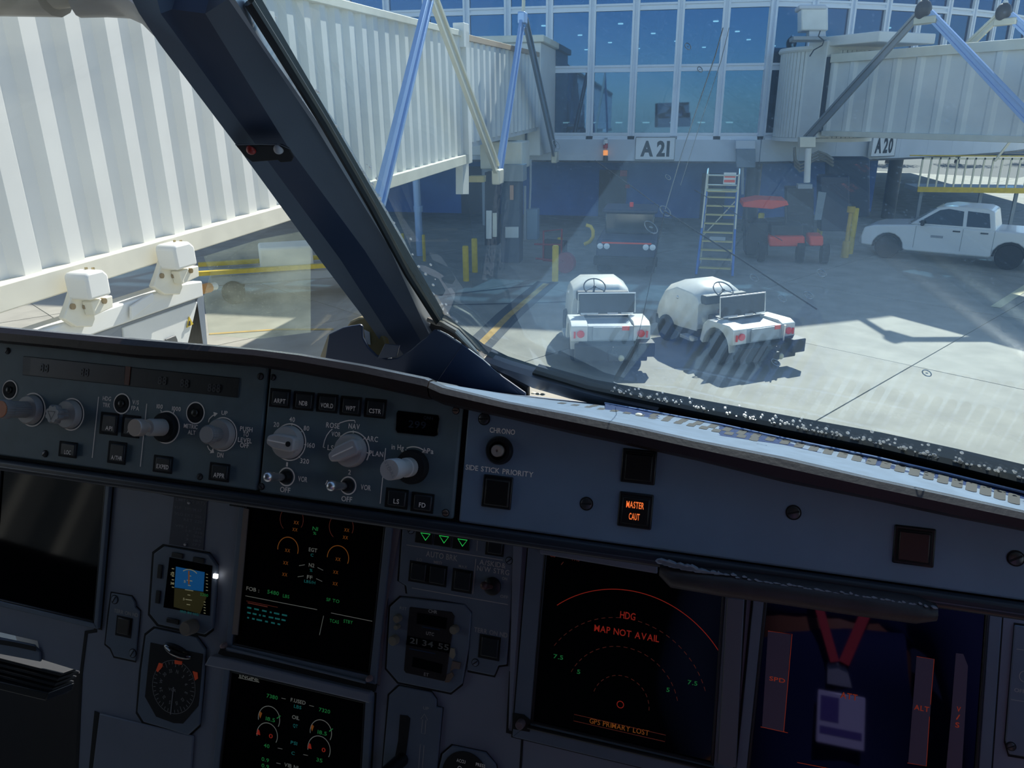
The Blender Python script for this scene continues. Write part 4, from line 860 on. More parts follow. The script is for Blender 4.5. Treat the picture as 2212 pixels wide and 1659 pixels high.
for q in ([(343,1432),(351,1434),(350,1441),(340,1452),(337,1448)],[(377,1426),(393,1429),(392,1436),(377,1434)],[(416,1450),(426,1453),(427,1466),(421,1470)]):
    b=MB(MP); b.ppx(q,.0036,.0042); b.build('warning_flag',mat('orange flag','d8502c',.5,emit=.03),df_,smooth=False)
f_=MP.at(382,1407,.0035).rot(-.2); b=MB(f_); b.ball((0,0,-.004),.0185,24,12,(1,.34,.55)); b.build('reflecting_dome',mat('reflecting dome glass','0c0e10',.05,spec=1,coat=1),rm)  # squashed ball put in to catch a bright window reflection
b=MB(MP); b.ppx([(526,1098),(537,1100),(513,1372),(501,1370)],.0045,.0055); b.build('bezel_strip',mat('brownish strip','8a7c74',.5),d1)
b=MB(MP); b.ppx([(838,1130),(866,1134),(836,1300),(820,1480),(800,1476)],.0002,.0016); b.build('pale_strip',mat('warm pale strip','857c80',.5),ip)
# placards
pc=thing('speed_placard','small dark speed limit placard above the standby horizon','placard',MP.P(*MP.pix(400,1180),0))
b=MB(MP); b.ppx([(376,1072),(447,1084),(439,1188),(365,1175)],0,.0008); b.build('plate',mat('placard grey','474b58',.5),pc)
b=MB(MP)
for s_,x,y,wd in (('LIMIT SPD (KT)',411,1083,62),('VLE  280/M.67',406,1099,60),('VLO EXT 250',406,1113,58),('RET 220',417,1125,40),('VFE 1   230',406,1139,56),('1:F 215',419,1149,36),('2  200',419,1158,34),('3  185',418,1167,34),('F  177',417,1176,34)): tpx(b,s_,x,y,6 if y<1130 else 5,wd,.0010)
b.build('lettering',mat('placard ink','777984',.5),pc,smooth=False)
for x,y in ((409,1086),(401,1176)): b=MB(MP.at(x,y,.0008)); b.ball((0,0,.0004),.0016,10,6); b.build('rivet',mat('bright rivet','e8e0d8',.3,metal=.3),pc)
pc=thing('brown_placard','dark brown placard with white figures half hidden under the rail','placard',MP.P(*MP.pix(360,1060),0))
b=MB(MP); b.ppx([(276,1025),(452,1054),(449,1083),(372,1073),(280,1053),(275,1046)],0,.001); b.build('plate',mat('brown plate','332a2a',.5),pc)
b=MB(MP); tpx(b,'MAX 20',405,1053,16,54,.0013); b.stroke([(361,1040),(360,1063)],2.4,.0013); b.build('lettering',M['dim'],pc,smooth=False)
# lower access cover
ac=thing('access_cover','plain rectangular cover plate below the radio compass','cover',MP.P(*MP.pix(300,1650),0))
b=MB(MP); b.ppx([(214,1541),(300,1562),(418,1590),(405,1760),(190,1740)],0,.0022); b.build('plate',M['panel'],ac,bevel=.0012)
b=MB(MP); b.ppx([(204,1536),(214,1540),(192,1760),(182,1760)],0,.0006); b.build('side_gap',M['groove'],ac)
screw(MP,ac,410,1600,6,'panel_d',30,0)
# ================================================================ OUTSIDE
M['conc']=mat('apron concrete','979488',.85,var=.13,vs=1.3,bump=.15,bs=40); M['joint']=mat('joint filler','5a5a55',.9)
M['wcor']=mat('bridge white paint','e0e1dc',.5,var=.03,vs=2); M['wcor2']=mat('bridge cream paint','e2decc',.55,var=.05,vs=3)
M['alu']=mat('window aluminium','e2eaf4',.45); M['band']=mat('facade band','c8d0da',.5,var=.04,vs=1)
M['blueW']=mat('dark blue wall','1c5aa6',.6,var=.15,vs=.8); M['dkG']=mat('dark grey steel','2b3138',.5); M['ltG']=mat('light grey steel','9aa2a8',.5)
M['yel']=mat('safety yellow','d8b81e',.55,var=.1,vs=8); M['red']=mat('vehicle red','f04a28',.5); M['tyre']=mat('tyre rubber','17181a',.8); M['whiteV']=mat('vehicle white','d9dcda',.28,var=.05,vs=3,coat=.3)
M['blueL']=mat('galvanised blue-white tube','9fbde8',.35,metal=.3); M['creamL']=mat('galvanised cream tube','d6d2be',.4,metal=.2); M['glassV']=mat('vehicle glass','1c2a30',.08,spec=.8)
M['ptrw']=mat('truck white','dfe3e6',.3,coat=.3)
M['dn']=mat('navy vehicle paint','1f3350',.4)
# ground
J=onz(1970,790); a0=math.radians(34.7-90); gx_=Vector((math.cos(math.radians(90-34.7)),math.sin(math.radians(90-34.7)),0)); gy_=Vector((0,0,1)).cross(gx_)
b=MB(); b.bx(-90,90,-40,140,-.6,-.03); gr=b.build('ground',M['joint']); gr['kind']='structure'
SF=Fr(J,gx_,gy_); sme=None
for i in range(-7,10):
    for j in range(-7,9):
        c=SF.P(i*5.2+2.6,j*5.2+2.6)
        if c.y<-3 or c.y>62 or abs(c.x)>32: continue
        b=MB(SF); u,v=i*5.2,j*5.2; b.prism([(u+.012,v+.012),(u+5.188,v+.012),(u+5.188,v+5.188),(u+.012,v+5.188)],-.03,random.uniform(-.002,.002)); o=b.build('slab',M['conc'],None,smooth=False); o.parent=gr; o.location=o.location-gr.location
def paint(name,label,px,m,wd,z=.006):
    P=[onz(*p) for p in px]; b=MB(); b.ribbon([(p.x,p.y) for p in P],wd,z); n=len(b.v); b.add([(p.x,p.y,p.z-.004) for p in b.v[:]],[]); o=b.build(name,m,smooth=False); tag(o,label,'ground marking'); return o
M['gblk']=mat('black ground paint','3c4044',.8); M['gyel']=mat('yellow ground paint','b8923c',.8,var=.2,vs=4); M['gwht']=mat('cream ground paint','d8d0a8',.8)
paint('line_border','wide black border under the yellow guide line left of the tractors',[(1184,609),(1100,680),(1022,758),(900,900)],M['gblk'],.62,.004)
paint('guide_line','worn yellow guide line running to the windscreen corner',[(1180,613),(1098,683),(1020,762),(900,905)],M['gyel'],.17,.008)
paint('guide_line','pale cream line crossing the lit patch at the right edge',[(2150,664),(2240,606)],M['gwht'],.22,.008)
paint('guide_line','thin yellow line on lit ground seen left of the window post',[(452,722),(600,712),(720,712)],M['gyel'],.12,.008)
paint('tar_seam','dark seam across the shaded apron beyond the yellow line',[(930,640),(1200,612)],M['gblk'],.12,.005)
paint('tar_seam','second dark seam across the shaded apron nearer the windscreen',[(930,660),(1140,655),(1290,650)],M['gblk'],.10,.005)
# ---------------------------------------------------------------- terminal
TB=thing('terminal_building','glass terminal with pale window frames and a white band over a dark blue lower storey','building',(0,31,0))
Z0,Z1,Z2,Z3,Z4,ZT=2.62,3.54,5.92,7.98,10.2,12.5
M['gt']=facade_glass('terminal glass',(.25,.38,.5),(.22,.52,1),.15)
FX=[-40.3+1.576*i for i in range(0)]
xm=[3.06-1.585*i for i in range(18)][::-1]; pts2=[(x,31.0) for x in xm]
x,y=3.06,31.0
for k in range(13): a=math.radians(24+3.25*k); x+=1.58*math.cos(a); y+=1.58*math.sin(a); pts2.append((x,y))
def part(name,m,parent,b,**k): return b.build(name,m,parent,**k)
# mullions
mesh_m=None
for i,(x,y) in enumerate(pts2):
    if i<len(pts2)-1: dx,dy=pts2[i+1][0]-x,pts2[i+1][1]-y
    l=math.hypot(dx,dy); fr=Fr((x,y,0),(dx/l,dy/l,0),(-dy/l,dx/l,0))
    b=MB(fr); b.box((-.095,0,(Z1+ZT)/2),(.075,.16,ZT-Z1)); b.box((.095,0,(Z1+ZT)/2),(.075,.16,ZT-Z1)); b.box((0,.04,(Z1+ZT)/2),(.13,.06,ZT-Z1)); part('mullion',M['alu'],TB,b,smooth=False)
    if i==len(pts2)-1: break
    for z in (Z1,Z2,Z3,Z4,12.0):
        b=MB(fr); b.bx(.13,l-.13,-.08,.08,z-.12,z-.05); b.bx(.13,l-.13,-.08,.08,z+.05,z+.12); b.bx(.13,l-.13,.0,.06,z-.05,z+.05); part('transom',M['alu'],TB,b,smooth=False)
    for za,zb in ((Z1,Z2),(Z2,Z3),(Z3,Z4),(Z4,12.0)):
        b=MB(fr); b.bx(.13,l-.13,.01,.03,za+.12,zb-.12); part('pane',M['gt'],TB,b,smooth=False)
    b=MB(fr); b.bx(0,l,-.10,.3,Z0,Z1-.12); part('band_panel',M['band'],TB,b,smooth=False)
    b=MB(fr); b.bx(0,l,-.3,1.5,12.0,ZT); part('parapet',M['band'],TB,b,smooth=False)
    b=MB(fr); b.bx(-.05,l+.05,-.12,.3,Z0-.05,Z0+.02); part('drip_edge',M['dkG'],TB,b,smooth=False)
# floor slab, soffit, interior
out=[(p[0],p[1]+.25) for p in pts2]; poly=out+[(out[-1][0],66),(out[0][0],66)]
b=MB(); b.prism(poly,Z0,Z0+.25); part('soffit',M['dkG'],TB,b,smooth=False)
b=MB(); b.prism(poly,Z1-.3,Z1-.1); part('floor_slab',mat('lobby carpet','39424c',.9),TB,b,smooth=False)
b=MB(); b.prism([(p[0],min(p[1],66)) for p in out]+[(out[-1][0],66),(out[0][0],66)],8.5,8.7); part('ceiling_panel',mat('lobby ceiling','3c454c',.9),TB,b,smooth=False)
b=MB(); b.bx(-26,pts2[-1][0],66,66.3,Z1,12.0); b.bx(pts2[-1][0]-.2,pts2[-1][0],pts2[-1][1]+.4,66,Z1,12.0); part('lobby_back_wall',mat('lobby wall','2c3a46',.9),TB,b,smooth=False)
M['lampE']=mat('ceiling downlight','fff0c8',.5,emit=3)
k=0
for gx__ in range(-5,7):
    for gy__ in range(0,5):
        xx=gx__*4.1+gy__*1.4+random.uniform(-.5,.5); yy=36+gy__*5.6
        if xx>4 and yy<38+ (xx-4)*.9: continue
        b=MB(Fr((xx,yy,8.42),(1,0,0),(0,1,0))); b.lathe([(.13,0),(.13,.05)],n=12); part('ceiling_lamp',M['lampE'],TB,b)
# rooms behind lower glazing: seats silhouettes
b=MB()
for i in range(12):
    x=-5.5+i*1.1; b.bx(x,x+.8,33.2,33.8,Z1,Z1+.45); b.bx(x,x+.8,33.7,33.8,Z1+.3,Z1+.95)
part('gate_seating',mat('pale seats','8c8878',.7),TB,b,smooth=False)
# lower storey, set back
b=MB(); b.prism([(-26,35),(3,35),(9,38.6),(9,39.2),(-26,39.2)],0,Z0+.0); part('lower_wall',M['blueW'],TB,b,smooth=False)
for x,wd,h,mm in ((-9.5,1.6,2.1,'dkG'),(-3.2,1.2,2.0,'dkG'),(1.2,1.0,1.9,'dkG')):
    b=MB(); b.bx(x,x+wd,34.9,35.0,0,h); part('service_door',M[mm],TB,b,smooth=False)
for x,y in ((-7.4,31.5),(3.0,31.6),(9.2,36.4)):
    b=MB(Fr((x,y,0),(1,0,0),(0,1,0))); b.lathe([(.28,0),(.28,Z0)],n=16); part('column',M['ltG'] if x<-7 else M['dkG'],TB,b)
b=MB(); b.bx(-2.3,-2.0,34.86,34.9,1.75,2.0); b.bx(-2.05,-1.85,34.86,34.9,1.25,1.4); part('red_notice',mat('faded red notice','a04048',.6),TB,b,smooth=False)
# gate signs
def gate_sign(fr,s_,w_,h_,name,label,thk=.12,pw=.72):
    t=thing(name,label,'sign',fr.P(0,0,0)); b=MB(fr); b.bx(-w_/2,w_/2,-h_/2,h_/2,-thk,.02); b.build('sign_panel',mat('sign white','e8ebee',.5),t,bevel=.01)
    b=MB(fr); b.ribbon([(-w_/2+.02,-h_/2+.02),(w_/2-.02,-h_/2+.02),(w_/2-.02,h_/2-.02),(-w_/2+.02,h_/2-.02)],.035,.024,True); b.build('border',mat('sign border','4c545c',.5),t,smooth=False)
    b=MB(fr); text(b,s_,0,0,h_*.60,w_*pw,.026,G_=GB); b.build('lettering',M['blkm'],t,smooth=False); return t
p0=ony(1415,321,30.85); gate_sign(Fr(p0,(1,0,0),(0,0,1)),'A 21',1.50,.86,'gate_sign','white gate sign reading A 21 on the terminal band')
q1=Vector((pts2[20][0],pts2[20][1],0)); q2=Vector((pts2[21][0],pts2[21][1],0)); dd=(q2-q1).normalized(); nn=Vector((dd.y,-dd.x,0))
r=ray(1909,314); o_=q1+nn*.35; tt=((o_-EYE)@nn)/(r@nn); p0=EYE+r*tt
gate_sign(Fr(p0,dd,(0,0,1)),'A 20',1.25,.85,'gate_sign','white gate sign reading A 20 half hidden under the right jet bridge')
# beacon on the band
bc=thing('stop_light','small upright light stack, red over orange, left of the A 21 sign','signal light',ony(1308,340,30.75))
for dy,c,e in ((307,'e8e8e8',0),(315,'c83030',0),(330,'f08a3a',.6),(342,'303438',0)):
    p=ony(1308,dy,30.72); b=MB(Fr(p,(1,0,0),(0,1,0))); b.lathe([(.09,-.09),(.09,.09)],n=14); b.build('lamp_unit',mat('beacon'+c,c,.4,emit=e),bc)
p=ony(1308,323,30.8); b=MB(Fr(p,(1,0,0),(0,1,0))); b.box((0,.05,0),(.10,.08,.85)); b.build('bracket',M['ltG'],bc)
# grey cabinet hanging from the band
hc=thing('wall_cabinet','grey cabinet hanging from the terminal band above the rolling ladder','cabinet',ony(1611,362,30.3))
P=[ony(x,y,30.3) for x,y in ((1591,362),(1632,362),(1632,322),(1591,322))]; b=MB(); b.raw(P,(0,.5,0)); b.build('cabinet_body',mat('cabinet grey','6e7f8e',.5),hc,bevel=.02)
P=[ony(x,y,30.45) for x,y in ((1589,322),(1632,322),(1632,303),(1589,303))]; b=MB(); b.raw(P,(0,.3,0)); b.build('upper_box',M['band'],hc,bevel=.02)
b=MB(); b.tube([ony(1604,362,30.5),ony(1604,420,30.5)],.05,8,raw=True); b.build('conduit',M['ltG'],hc)
# ---------------------------------------------------------------- corrugated tunnels
def corr(fr, y0,y1,z0,z1,per,dep,parent,m,name='corrugated_wall',frac=(.36,.16,.32,.16)):
    b=MB(fr); prof=[]; y=y0
    while y<y1:
        prof += [(y,0),(y+per*frac[0],0),(y+per*(frac[0]+frac[1]),-dep),(y+per*(sum(frac[:3])),-dep)]; y+=per
    prof=[(min(a,y1),d) for a,d in prof]+[(y1,0)]
    n=len(prof); vs=[(d,a,z0) for a,d in prof]+[(d,a,z1) for a,d in prof]
    b.add(vs,[(i,i+1,n+i+1,n+i) for i in range(n-1)]); return b.build(name,m,parent,smooth=False)
jb=thing('jet_bridge','large white corrugated jet bridge of gate A 21 filling the left windscreen','jet bridge',(-6,10,3))
by=Vector((.0177,1,.02)).normalized(); bx_=Vector((1,-.0177,0)).normalized(); BF=Fr((-5.09,4.93,3.06),bx_,by)
corr(BF,-9,13.6,.16,2.74,.49,.075,jb,M['wcor'])
b=MB(BF); b.bx(-2.3,-.10,-9,13.6,0,.1); b.bx(-2.3,-.1,-9,13.6,2.8,2.86); b.bx(-2.3,-2.2,-9,13.6,0,2.8); b.bx(-2.3,-.02,13.5,13.62,.05,2.84); b.build('tunnel_shell',M['wcor'],jb,smooth=False)
b=MB(BF); b.bx(-.1,.07,-9,13.62,-.02,.19); b.build('bottom_rail',M['wcor2'],jb,bevel=.012)
b=MB(BF); b.bx(-.1,.05,-9,13.62,2.72,2.84); b.build('top_rail',M['wcor2'],jb,bevel=.01)
b=MB(BF); b.bx(-.15,.10,13.2,13.65,2.5,3.0); b.build('end_hood',M['wcor'],jb,bevel=.01)
b=MB(BF); b.bx(-.08,.10,13.35,13.65,-.02,2.84); b.build('end_frame',M['wcor'],jb,bevel=.01)
corr(BF,13.6,22.7,.42,2.72,.56,.06,jb,M['wcor'],'inner_corrugated_wall')
b=MB(BF); b.bx(-2.1,-.06,13.6,22.7,.3,.42); b.bx(-2.1,-.06,13.6,22.7,2.72,2.8); b.bx(-2.1,-2.0,13.6,22.7,.4,2.75); b.build('inner_tunnel_shell',M['wcor'],jb,smooth=False)
b=MB(BF); b.bx(-.06,.03,13.6,22.7,2.66,2.8); b.build('inner_top_rail',mat('rusty cream rail','b8a184',.6),jb,bevel=.01)
# rotunda at the terminal
b=MB(); b.bx(-8,-4.62,27.6,31,2.98,6.62); b.build('rotunda_box',M['wcor'],jb,bevel=.03)
b=MB(); b.bx(-8.1,-4.5,27.45,31,6.62,6.84); b.build('rotunda_roof',M['wcor2'],jb,bevel=.03)
b=MB(); b.bx(-5.15,-5.08,27.54,27.6,3.3,6.3); b.build('rotunda_corner_strip',M['dkG'],jb)
b=MB(); b.bx(-5.8,-4.5,23.6,24.9,2.8,3.6); b.build('bearing_box',M['wcor2'],jb,bevel=.04)
# pale support post and brackets below the outer tunnel end
b=MB(); P=[onx(x,y,-4.95) for x,y in ((1000,420),(1013,420),(1013,330),(1000,330))]; b.raw(P,(-.18,0,0)); b.build('drop_post',M['wcor'],jb,bevel=.01)
b=MB(); P=[ony(x,y,20) for x,y in ((1013,394),(1045,394),(1045,380),(1013,380))]; b.raw(P,(0,.25,0)); b.build('yellow_bracket',mat('faded yellow','cdbf86',.5),jb,bevel=.01)
# lift column group
lc=thing('lift_column','dark lift column under the terminal end of the left jet bridge with pale plates','column',onz(1085,562))
def ybox(name,px,y,dep,m,parent,bevel=.01):
    P=[ony(a,c,y) for a,c in ((px[0],px[3]),(px[2],px[3]),(px[2],px[1]),(px[0],px[1]))]; b=MB(); b.raw(P,(0,dep,0)); return b.build(name,m,parent,bevel=bevel)
M['dkB']=mat('dark brown steel','2e3236',.5)
ybox('column_leg',(1047,372,1074,530),23.0,.5,M['dkB'],lc); ybox('column_body',(1082,392,1122,600),23.4,.6,mat('column blue grey','3d5266',.5),lc)
ybox('pale_plate',(1050,455,1062,516),22.9,.05,M['wcor'],lc); ybox('pale_plate',(1064,460,1073,512),22.9,.05,M['wcor2'],lc)
ybox('white_label',(1091,490,1120,514),23.3,.04,M['whiteV'],lc); ybox('striped_rod',(1101,400,1109,432),23.3,.06,mat('pinkish rod','c89c80',.5),lc)
ybox('upper_hood',(1078,356,1130,392),23.2,.6,mat('hood grey','8f979a',.5),lc)
gc=thing('cable_cabinet','tall grey cabinet with pale edge strip right of the lift column','cabinet',ony(1148,518,23.8))
ybox('cabinet_body',(1137,452,1161,518),23.8,.4,mat('cabinet blue grey','6f8aa0',.5),gc,.02); ybox('edge_strip',(1131,402,1136,518),23.75,.08,M['ltG'],gc)
b=MB(); b.tube([ony(1144,452,23.9),ony(1146,400,23.9),ony(1146,345,23.9)],.035,8,raw=True); b.build('conduit',M['ltG'],gc)
sp=thing('lamp_post','pale blue post standing left of the yellow bollards','post',onz(908,552)); p=onz(908,552); b=MB(); b.cyl((p.x,p.y,0),(p.x-.03,p.y,3.1),.12,12); b.build('pole',M['blueL'],sp); b=MB(); b.cyl((p.x,p.y,1.42),(p.x,p.y,1.6),.15,12); b.build('pole_collar',M['blueL'],sp)
# zigzag frames
def leg(p,q,wd,parent,m,name,out):
    d=(q-p).normalized(); s_=d.cross(out).normalized()
    b=MB()
    for k in (-1,1): b.raw([p+s_*k*wd-s_*.035,p+s_*k*wd+s_*.035,q+s_*k*wd*.75+s_*.035,q+s_*k*wd*.75-s_*.035],out*.08)
    b.raw([p-s_*wd+out*.03,p+s_*wd+out*.03,q+s_*wd*.75+out*.03,q-s_*wd*.75+out*.03],out*.012); return b.build(name,m,parent,bevel=.008)
fx=-4.3
lf=thing('truss_frame','zigzag of paired metal struts standing before the left jet bridge','truss',onx(1070,370,fx))
Q=[onx(x,y,fx) for x,y in ((815,432),(926,-18),(1071,368),(1125,48),(1196,330))]; ox=Vector((1,0,0))
leg(Q[0],Q[1],.125,lf,M['blueL'],'strut',ox); leg(Q[2],Q[1],.15,lf,M['creamL'],'strut',ox); leg(Q[2]+Vector((0,.25,0)),Q[3],.20,lf,M['blueL'],'strut',ox); leg(Q[4],Q[3]+Vector((.05,.3,0)),.22,lf,mat('shaded strut','7d8790',.35,metal=.4),'strut',ox)  # leg colours carry sky reflection, lit side and shade of the same metal
for k,(q,s_) in enumerate(((Q[2],.32),(Q[4],.36),(Q[3],.26))):
    b=MB(); b.box((q.x+.05,q.y,q.z+(-.15 if k<2 else .1)),(.2,s_*1.6,s_*1.1)); b.build('foot_bracket' if k<2 else 'apex_bracket',M['creamL'] if k<2 else M['blueL'],lf,bevel=.03)
b=MB(); b.tube([Q[3]+Vector((.05,.1,.2)),Q[3]+Vector((.05,.15,.62))],.05,8,raw=True); b.ball(tuple(Q[3]+Vector((.05,.15,.66))),.09); b.build('apex_lamp',M['creamL'],lf)
# undercarriage brackets
uc_=thing('bridge_undercarriage','white steel beam, roller brackets and equipment box under the left jet bridge','undercarriage',onx(300,690,-4.95))
def xbox(name,px,x,dep,m,parent,bevel=.01):
    P=[onx(a,c,x) for a,c in px]; b=MB(); b.raw(P,(-dep,0,0)); return b.build(name,m,parent,bevel=bevel)
xbox('cross_beam',[(90,760),(95,713),(396,613),(437,607),(440,640),(205,722)],-4.95,.25,M['wcor'],uc_,.015)
xbox('beam_plate',[(285,690),(285,662),(330,633),(334,640),(332,652),(292,684)],-4.90,.03,M['wcor'],uc_,.006)
for i,(dx,dy) in enumerate(((0,0),(192,-63))):
    k=1 if i==0 else .92
    f_=lambda q:[(165+dx+(a-165)*k,620+dy+(c-620)*k) for a,c in q]
    xbox('side_plate',f_([(138,688),(150,655),(165,606),(185,594),(196,598),(206,690),(200,706),(165,706)]),-4.88,.06,M['wcor2'],uc_)
    xbox('roller_housing',f_([(186,600),(190,590),(222,582),(234,592),(242,636),(196,650)]),-4.70,.22,M['wcor'],uc_,.04)
    xbox('lower_cheek',f_([(198,652),(243,638),(245,664),(206,682)]),-4.78,.10,M['wcor2'],uc_)
    for a,c in ((155,662),(182,662),(223,650)):
        xx=-4.88 if a<200 else -4.78; q=onx(*f_([(a,c)])[0],xx); b=MB(); b.cyl((q.x-.02,q.y,q.z),(q.x+.02,q.y,q.z),.026,10); b.build('bolt',mat('brass bolt','8a7448',.4,metal=.6),uc_)
    for a in (188,203):
        q=onx(*f_([(a,590)])[0],-4.84); b=MB(); b.cyl((q.x,q.y,q.z-.05),(q.x,q.y,q.z+.05),.013,8); b.build('stud',mat('steel stud','9a8a60',.4,metal=.6),uc_)
xbox('cabinet_side',[(428,640),(440,637),(450,760),(400,760)],-5.0,.5,mat('cabinet frame grey','77828e',.5),uc_)
xbox('cabinet_frame',[(200,735),(205,722),(437,640),(447,745),(447,830),(215,830)],-5.02,.06,mat('cabinet frame grey','77828e',.5),uc_)
xbox('cabinet_door',[(266,708),(427,651),(440,745),(440,820),(280,820)],-5.0,.03,M['wcor'],uc_,.01)
xbox('warning_triangle',[(404,708),(409,684),(418,700)],-4.985,.008,M['yel'],uc_,0)
xbox('door_handle',[(358,733),(380,724),(384,733),(386,745),(360,745)],-4.975,.02,M['dkG'],uc_)
xbox('warning_mark',[(408,704),(409,694),(411,693),(412,703)],-4.974,.006,M['blkm'],uc_,0)
# ---------------------------------------------------------------- right jet bridge (A 20)
ja=Vector((4.7,28.5,0)); jd=Vector((4.08,-5.52,0)).normalized(); jn=Vector((jd.y,-jd.x,0))   # jn points towards the camera side
if jn.y>0: jn=-jn
rb=thing('jet_bridge','white corrugated jet bridge of gate A 20 behind the right windscreen','jet bridge',ja)
RFr=Fr(ja+Vector((0,0,3.66)),jn,jd,(0,0,1))
corr(RFr,.1,17,.12,2.22,.80,.07,rb,M['wcor'],frac=(.18,.12,.58,.12))
b=MB(RFr); b.bx(-2.3,-.1,.1,17,0,.12); b.bx(-2.3,-.1,.1,17,2.4,2.46); b.bx(-2.3,-2.2,.1,17,0,2.44); b.build('tunnel_shell',M['wcor'],rb,smooth=False)
b=MB(RFr); b.bx(-.1,.06,.1,17,-.03,.14); b.build('bottom_rail',M['wcor2'],rb,bevel=.012)
b=MB(RFr); b.bx(-.1,.06,.1,17,2.22,2.48); b.build('top_rail',M['wcor2'],rb,bevel=.012)
b=MB(RFr); b.bx(-.5,.10,-.02,.10,.1,2.4); b.build('dark_gasket',M['dkG'],rb)
b=MB(RFr); b.bx(-2.6,.12,-.85,-.02,-.1,2.9); b.build('rotunda_collar',M['wcor'],rb,bevel=.03)
b=MB(RFr); b.bx(-2.4,.05,-.9,1.9,2.72,3.02); b.build('collar_roof',M['wcor'],rb,bevel=.03)
# curved slatted drum
cc=RFr.P(-1.45,-1.35); R_=1.62
for i in range(32):
    a=math.radians(140+i*5.2); px_=cc.x+R_*math.cos(a); py_=cc.y+R_*math.sin(a)
    f_=Fr((px_,py_,3.55),(-math.sin(a),math.cos(a),0),(math.cos(a),math.sin(a),0),(0,0,1)); b=MB(f_); b.bx(-.062,.062,-.03,.03,0,2.75); b.build('drum_slat',M['wcor'],rb,smooth=False)
b=MB(Fr((cc.x,cc.y,3.5),(1,0,0),(0,1,0))); b.lathe([(R_-.06,0),(R_-.06,2.8)],n=48); b.build('drum_core',mat('drum core grey','a8b0b4',.6),rb)
b=MB(Fr((cc.x,cc.y,6.28),(1,0,0),(0,1,0))); b.lathe([(R_+.08,0),(R_+.12,.06),(R_+.08,.16)],n=48); b.build('drum_roof_rim',M['wcor'],rb)
b=MB(Fr((cc.x,cc.y,3.42),(1,0,0),(0,1,0))); b.lathe([(R_+.05,0),(R_+.05,.12)],n=48); b.build('drum_floor_rim',M['wcor'],rb)
for r_i,zz in enumerate((5.22,4.72)):
    for k in range(5):
        a=math.radians(254+k*6.2); f_=Fr((cc.x+(R_+.035)*math.cos(a),cc.y+(R_+.035)*math.sin(a),zz),(-math.sin(a),math.cos(a),0),(math.cos(a),math.sin(a),0),(0,0,1)); b=MB(f_); b.bx(-.03,.03,-.01,.012,-.19,.19); b.build('vent_opening',M['dkG'],rb,smooth=False)
# roof unit
ru=thing('roof_cooling_unit','white box unit standing on the roof of the right jet bridge','cooling unit',ony(1758,84,27.9))
ybox('unit_body',(1731,14,1789,66),27.8,.9,M['whiteV'],ru,.04); ybox('unit_top',(1726,10,1786,20),27.75,1.0,M['band'],ru,.04); ybox('neck',(1748,66,1784,80),27.9,.6,M['band'],ru); ybox('base_plate',(1714,78,1786,86),27.7,1.0,M['ltG'],ru)
b=MB(); b.tube([ony(x,y,27.5) for x,y in ((1772,66),(1768,78),(1780,88),(1776,98),(1758,108),(1749,122))],.02,6,raw=True); b.build('cable',M['dkG'],ru)
# column under the collar
rc_=thing('lift_column','white column with square foot under the right jet bridge','column',ony(1744,395,27))
b=MB(); b.cyl(tuple(ony(1746,320,27)),tuple(ony(1743,394,27)),.10,12); b.build('pole',M['wcor'],rc_); ybox('foot_plate',(1724,398,1755,408),26.9,.4,M['ltG'],rc_); ybox('head_block',(1728,296,1762,318),26.9,.5,M['wcor2'],rc_)
rd=thing('drive_column','dark drive column behind the red tractor, with sloping pale plate','column',onz(1745,530))
ybox('column_body',(1700,405,1758,535),28.2,.7,M['dkG'],rd,.03); ybox('dark_block',(1772,380,1835,500),28.6,.8,M['dn'],rd,.05); ybox('arch_block',(1790,340,1880,470),29.4,.8,mat('slate block','32435a',.6),rd,.1)
P=[ony(x,y,28.1) for x,y in ((1759,475),(1774,475),(1785,416),(1768,414))]; b=MB(); b.raw(P,(0,.05,0)); b.build('sloping_plate',mat('pale plate grey','8e9aa2',.5),rd)
for k in range(3):
    b=MB(); b.tube([ony(x,y+k*7,27.6+k*.1) for x,y in ((1716,318),(1718,345),(1728,356),(1745,350),(1752,335),(1768,328),(1785,334),(1800,345))],.045,8,raw=True); b.build('hose_strand',mat('hose grey','7b7b74',.6),rb)
# truss frames of gate A 20
def vpl(px,py,off): n_=jn; o_=ja+n_*off; r=ray(px,py); return EYE+r*(((o_-EYE)@n_)/(r@n_))
def frameA(off,foot1,ap,foot2,label,mA,mB):
    t=thing('truss_frame',label,'truss',vpl(*foot1,off)); a,b1,b2=vpl(*ap,off),vpl(*foot1,off),vpl(*foot2,off)
    leg(b1,a-jd*.12,.11,t,mA,'strut',jn); leg(b2,a+jd*.25,.11,t,mB,'strut',jn)
    b=MB(); b.ball(tuple(a+Vector((0,0,.12))),.22,12,8,(1,1,1.2)); b.build('apex_sheave',M['dkG'],t); q=a-Vector((0,0,.15))
    b=MB(Fr(q,jd,jn)); b.box((.15,0,0),(.7,.2,.2)); b.build('apex_bracket',M['creamL'],t,bevel=.03); 
    b=MB(); b.ball(tuple(a+Vector((0,0,.38))),.08,10,6); b.build('apex_lamp',M['whiteV'],t); return t
frameA(.75,(1742,302),(1993,32),(2300,335),'A-shaped paired strut frame in front of the right jet bridge',mat('dull strut','8b9094',.35,metal=.4),M['blueL'])
frameA(-3.1,(2060,130),(2166,36),(2300,140),'top of a second strut frame rising behind the right jet bridge',M['creamL'],M['blueL'])
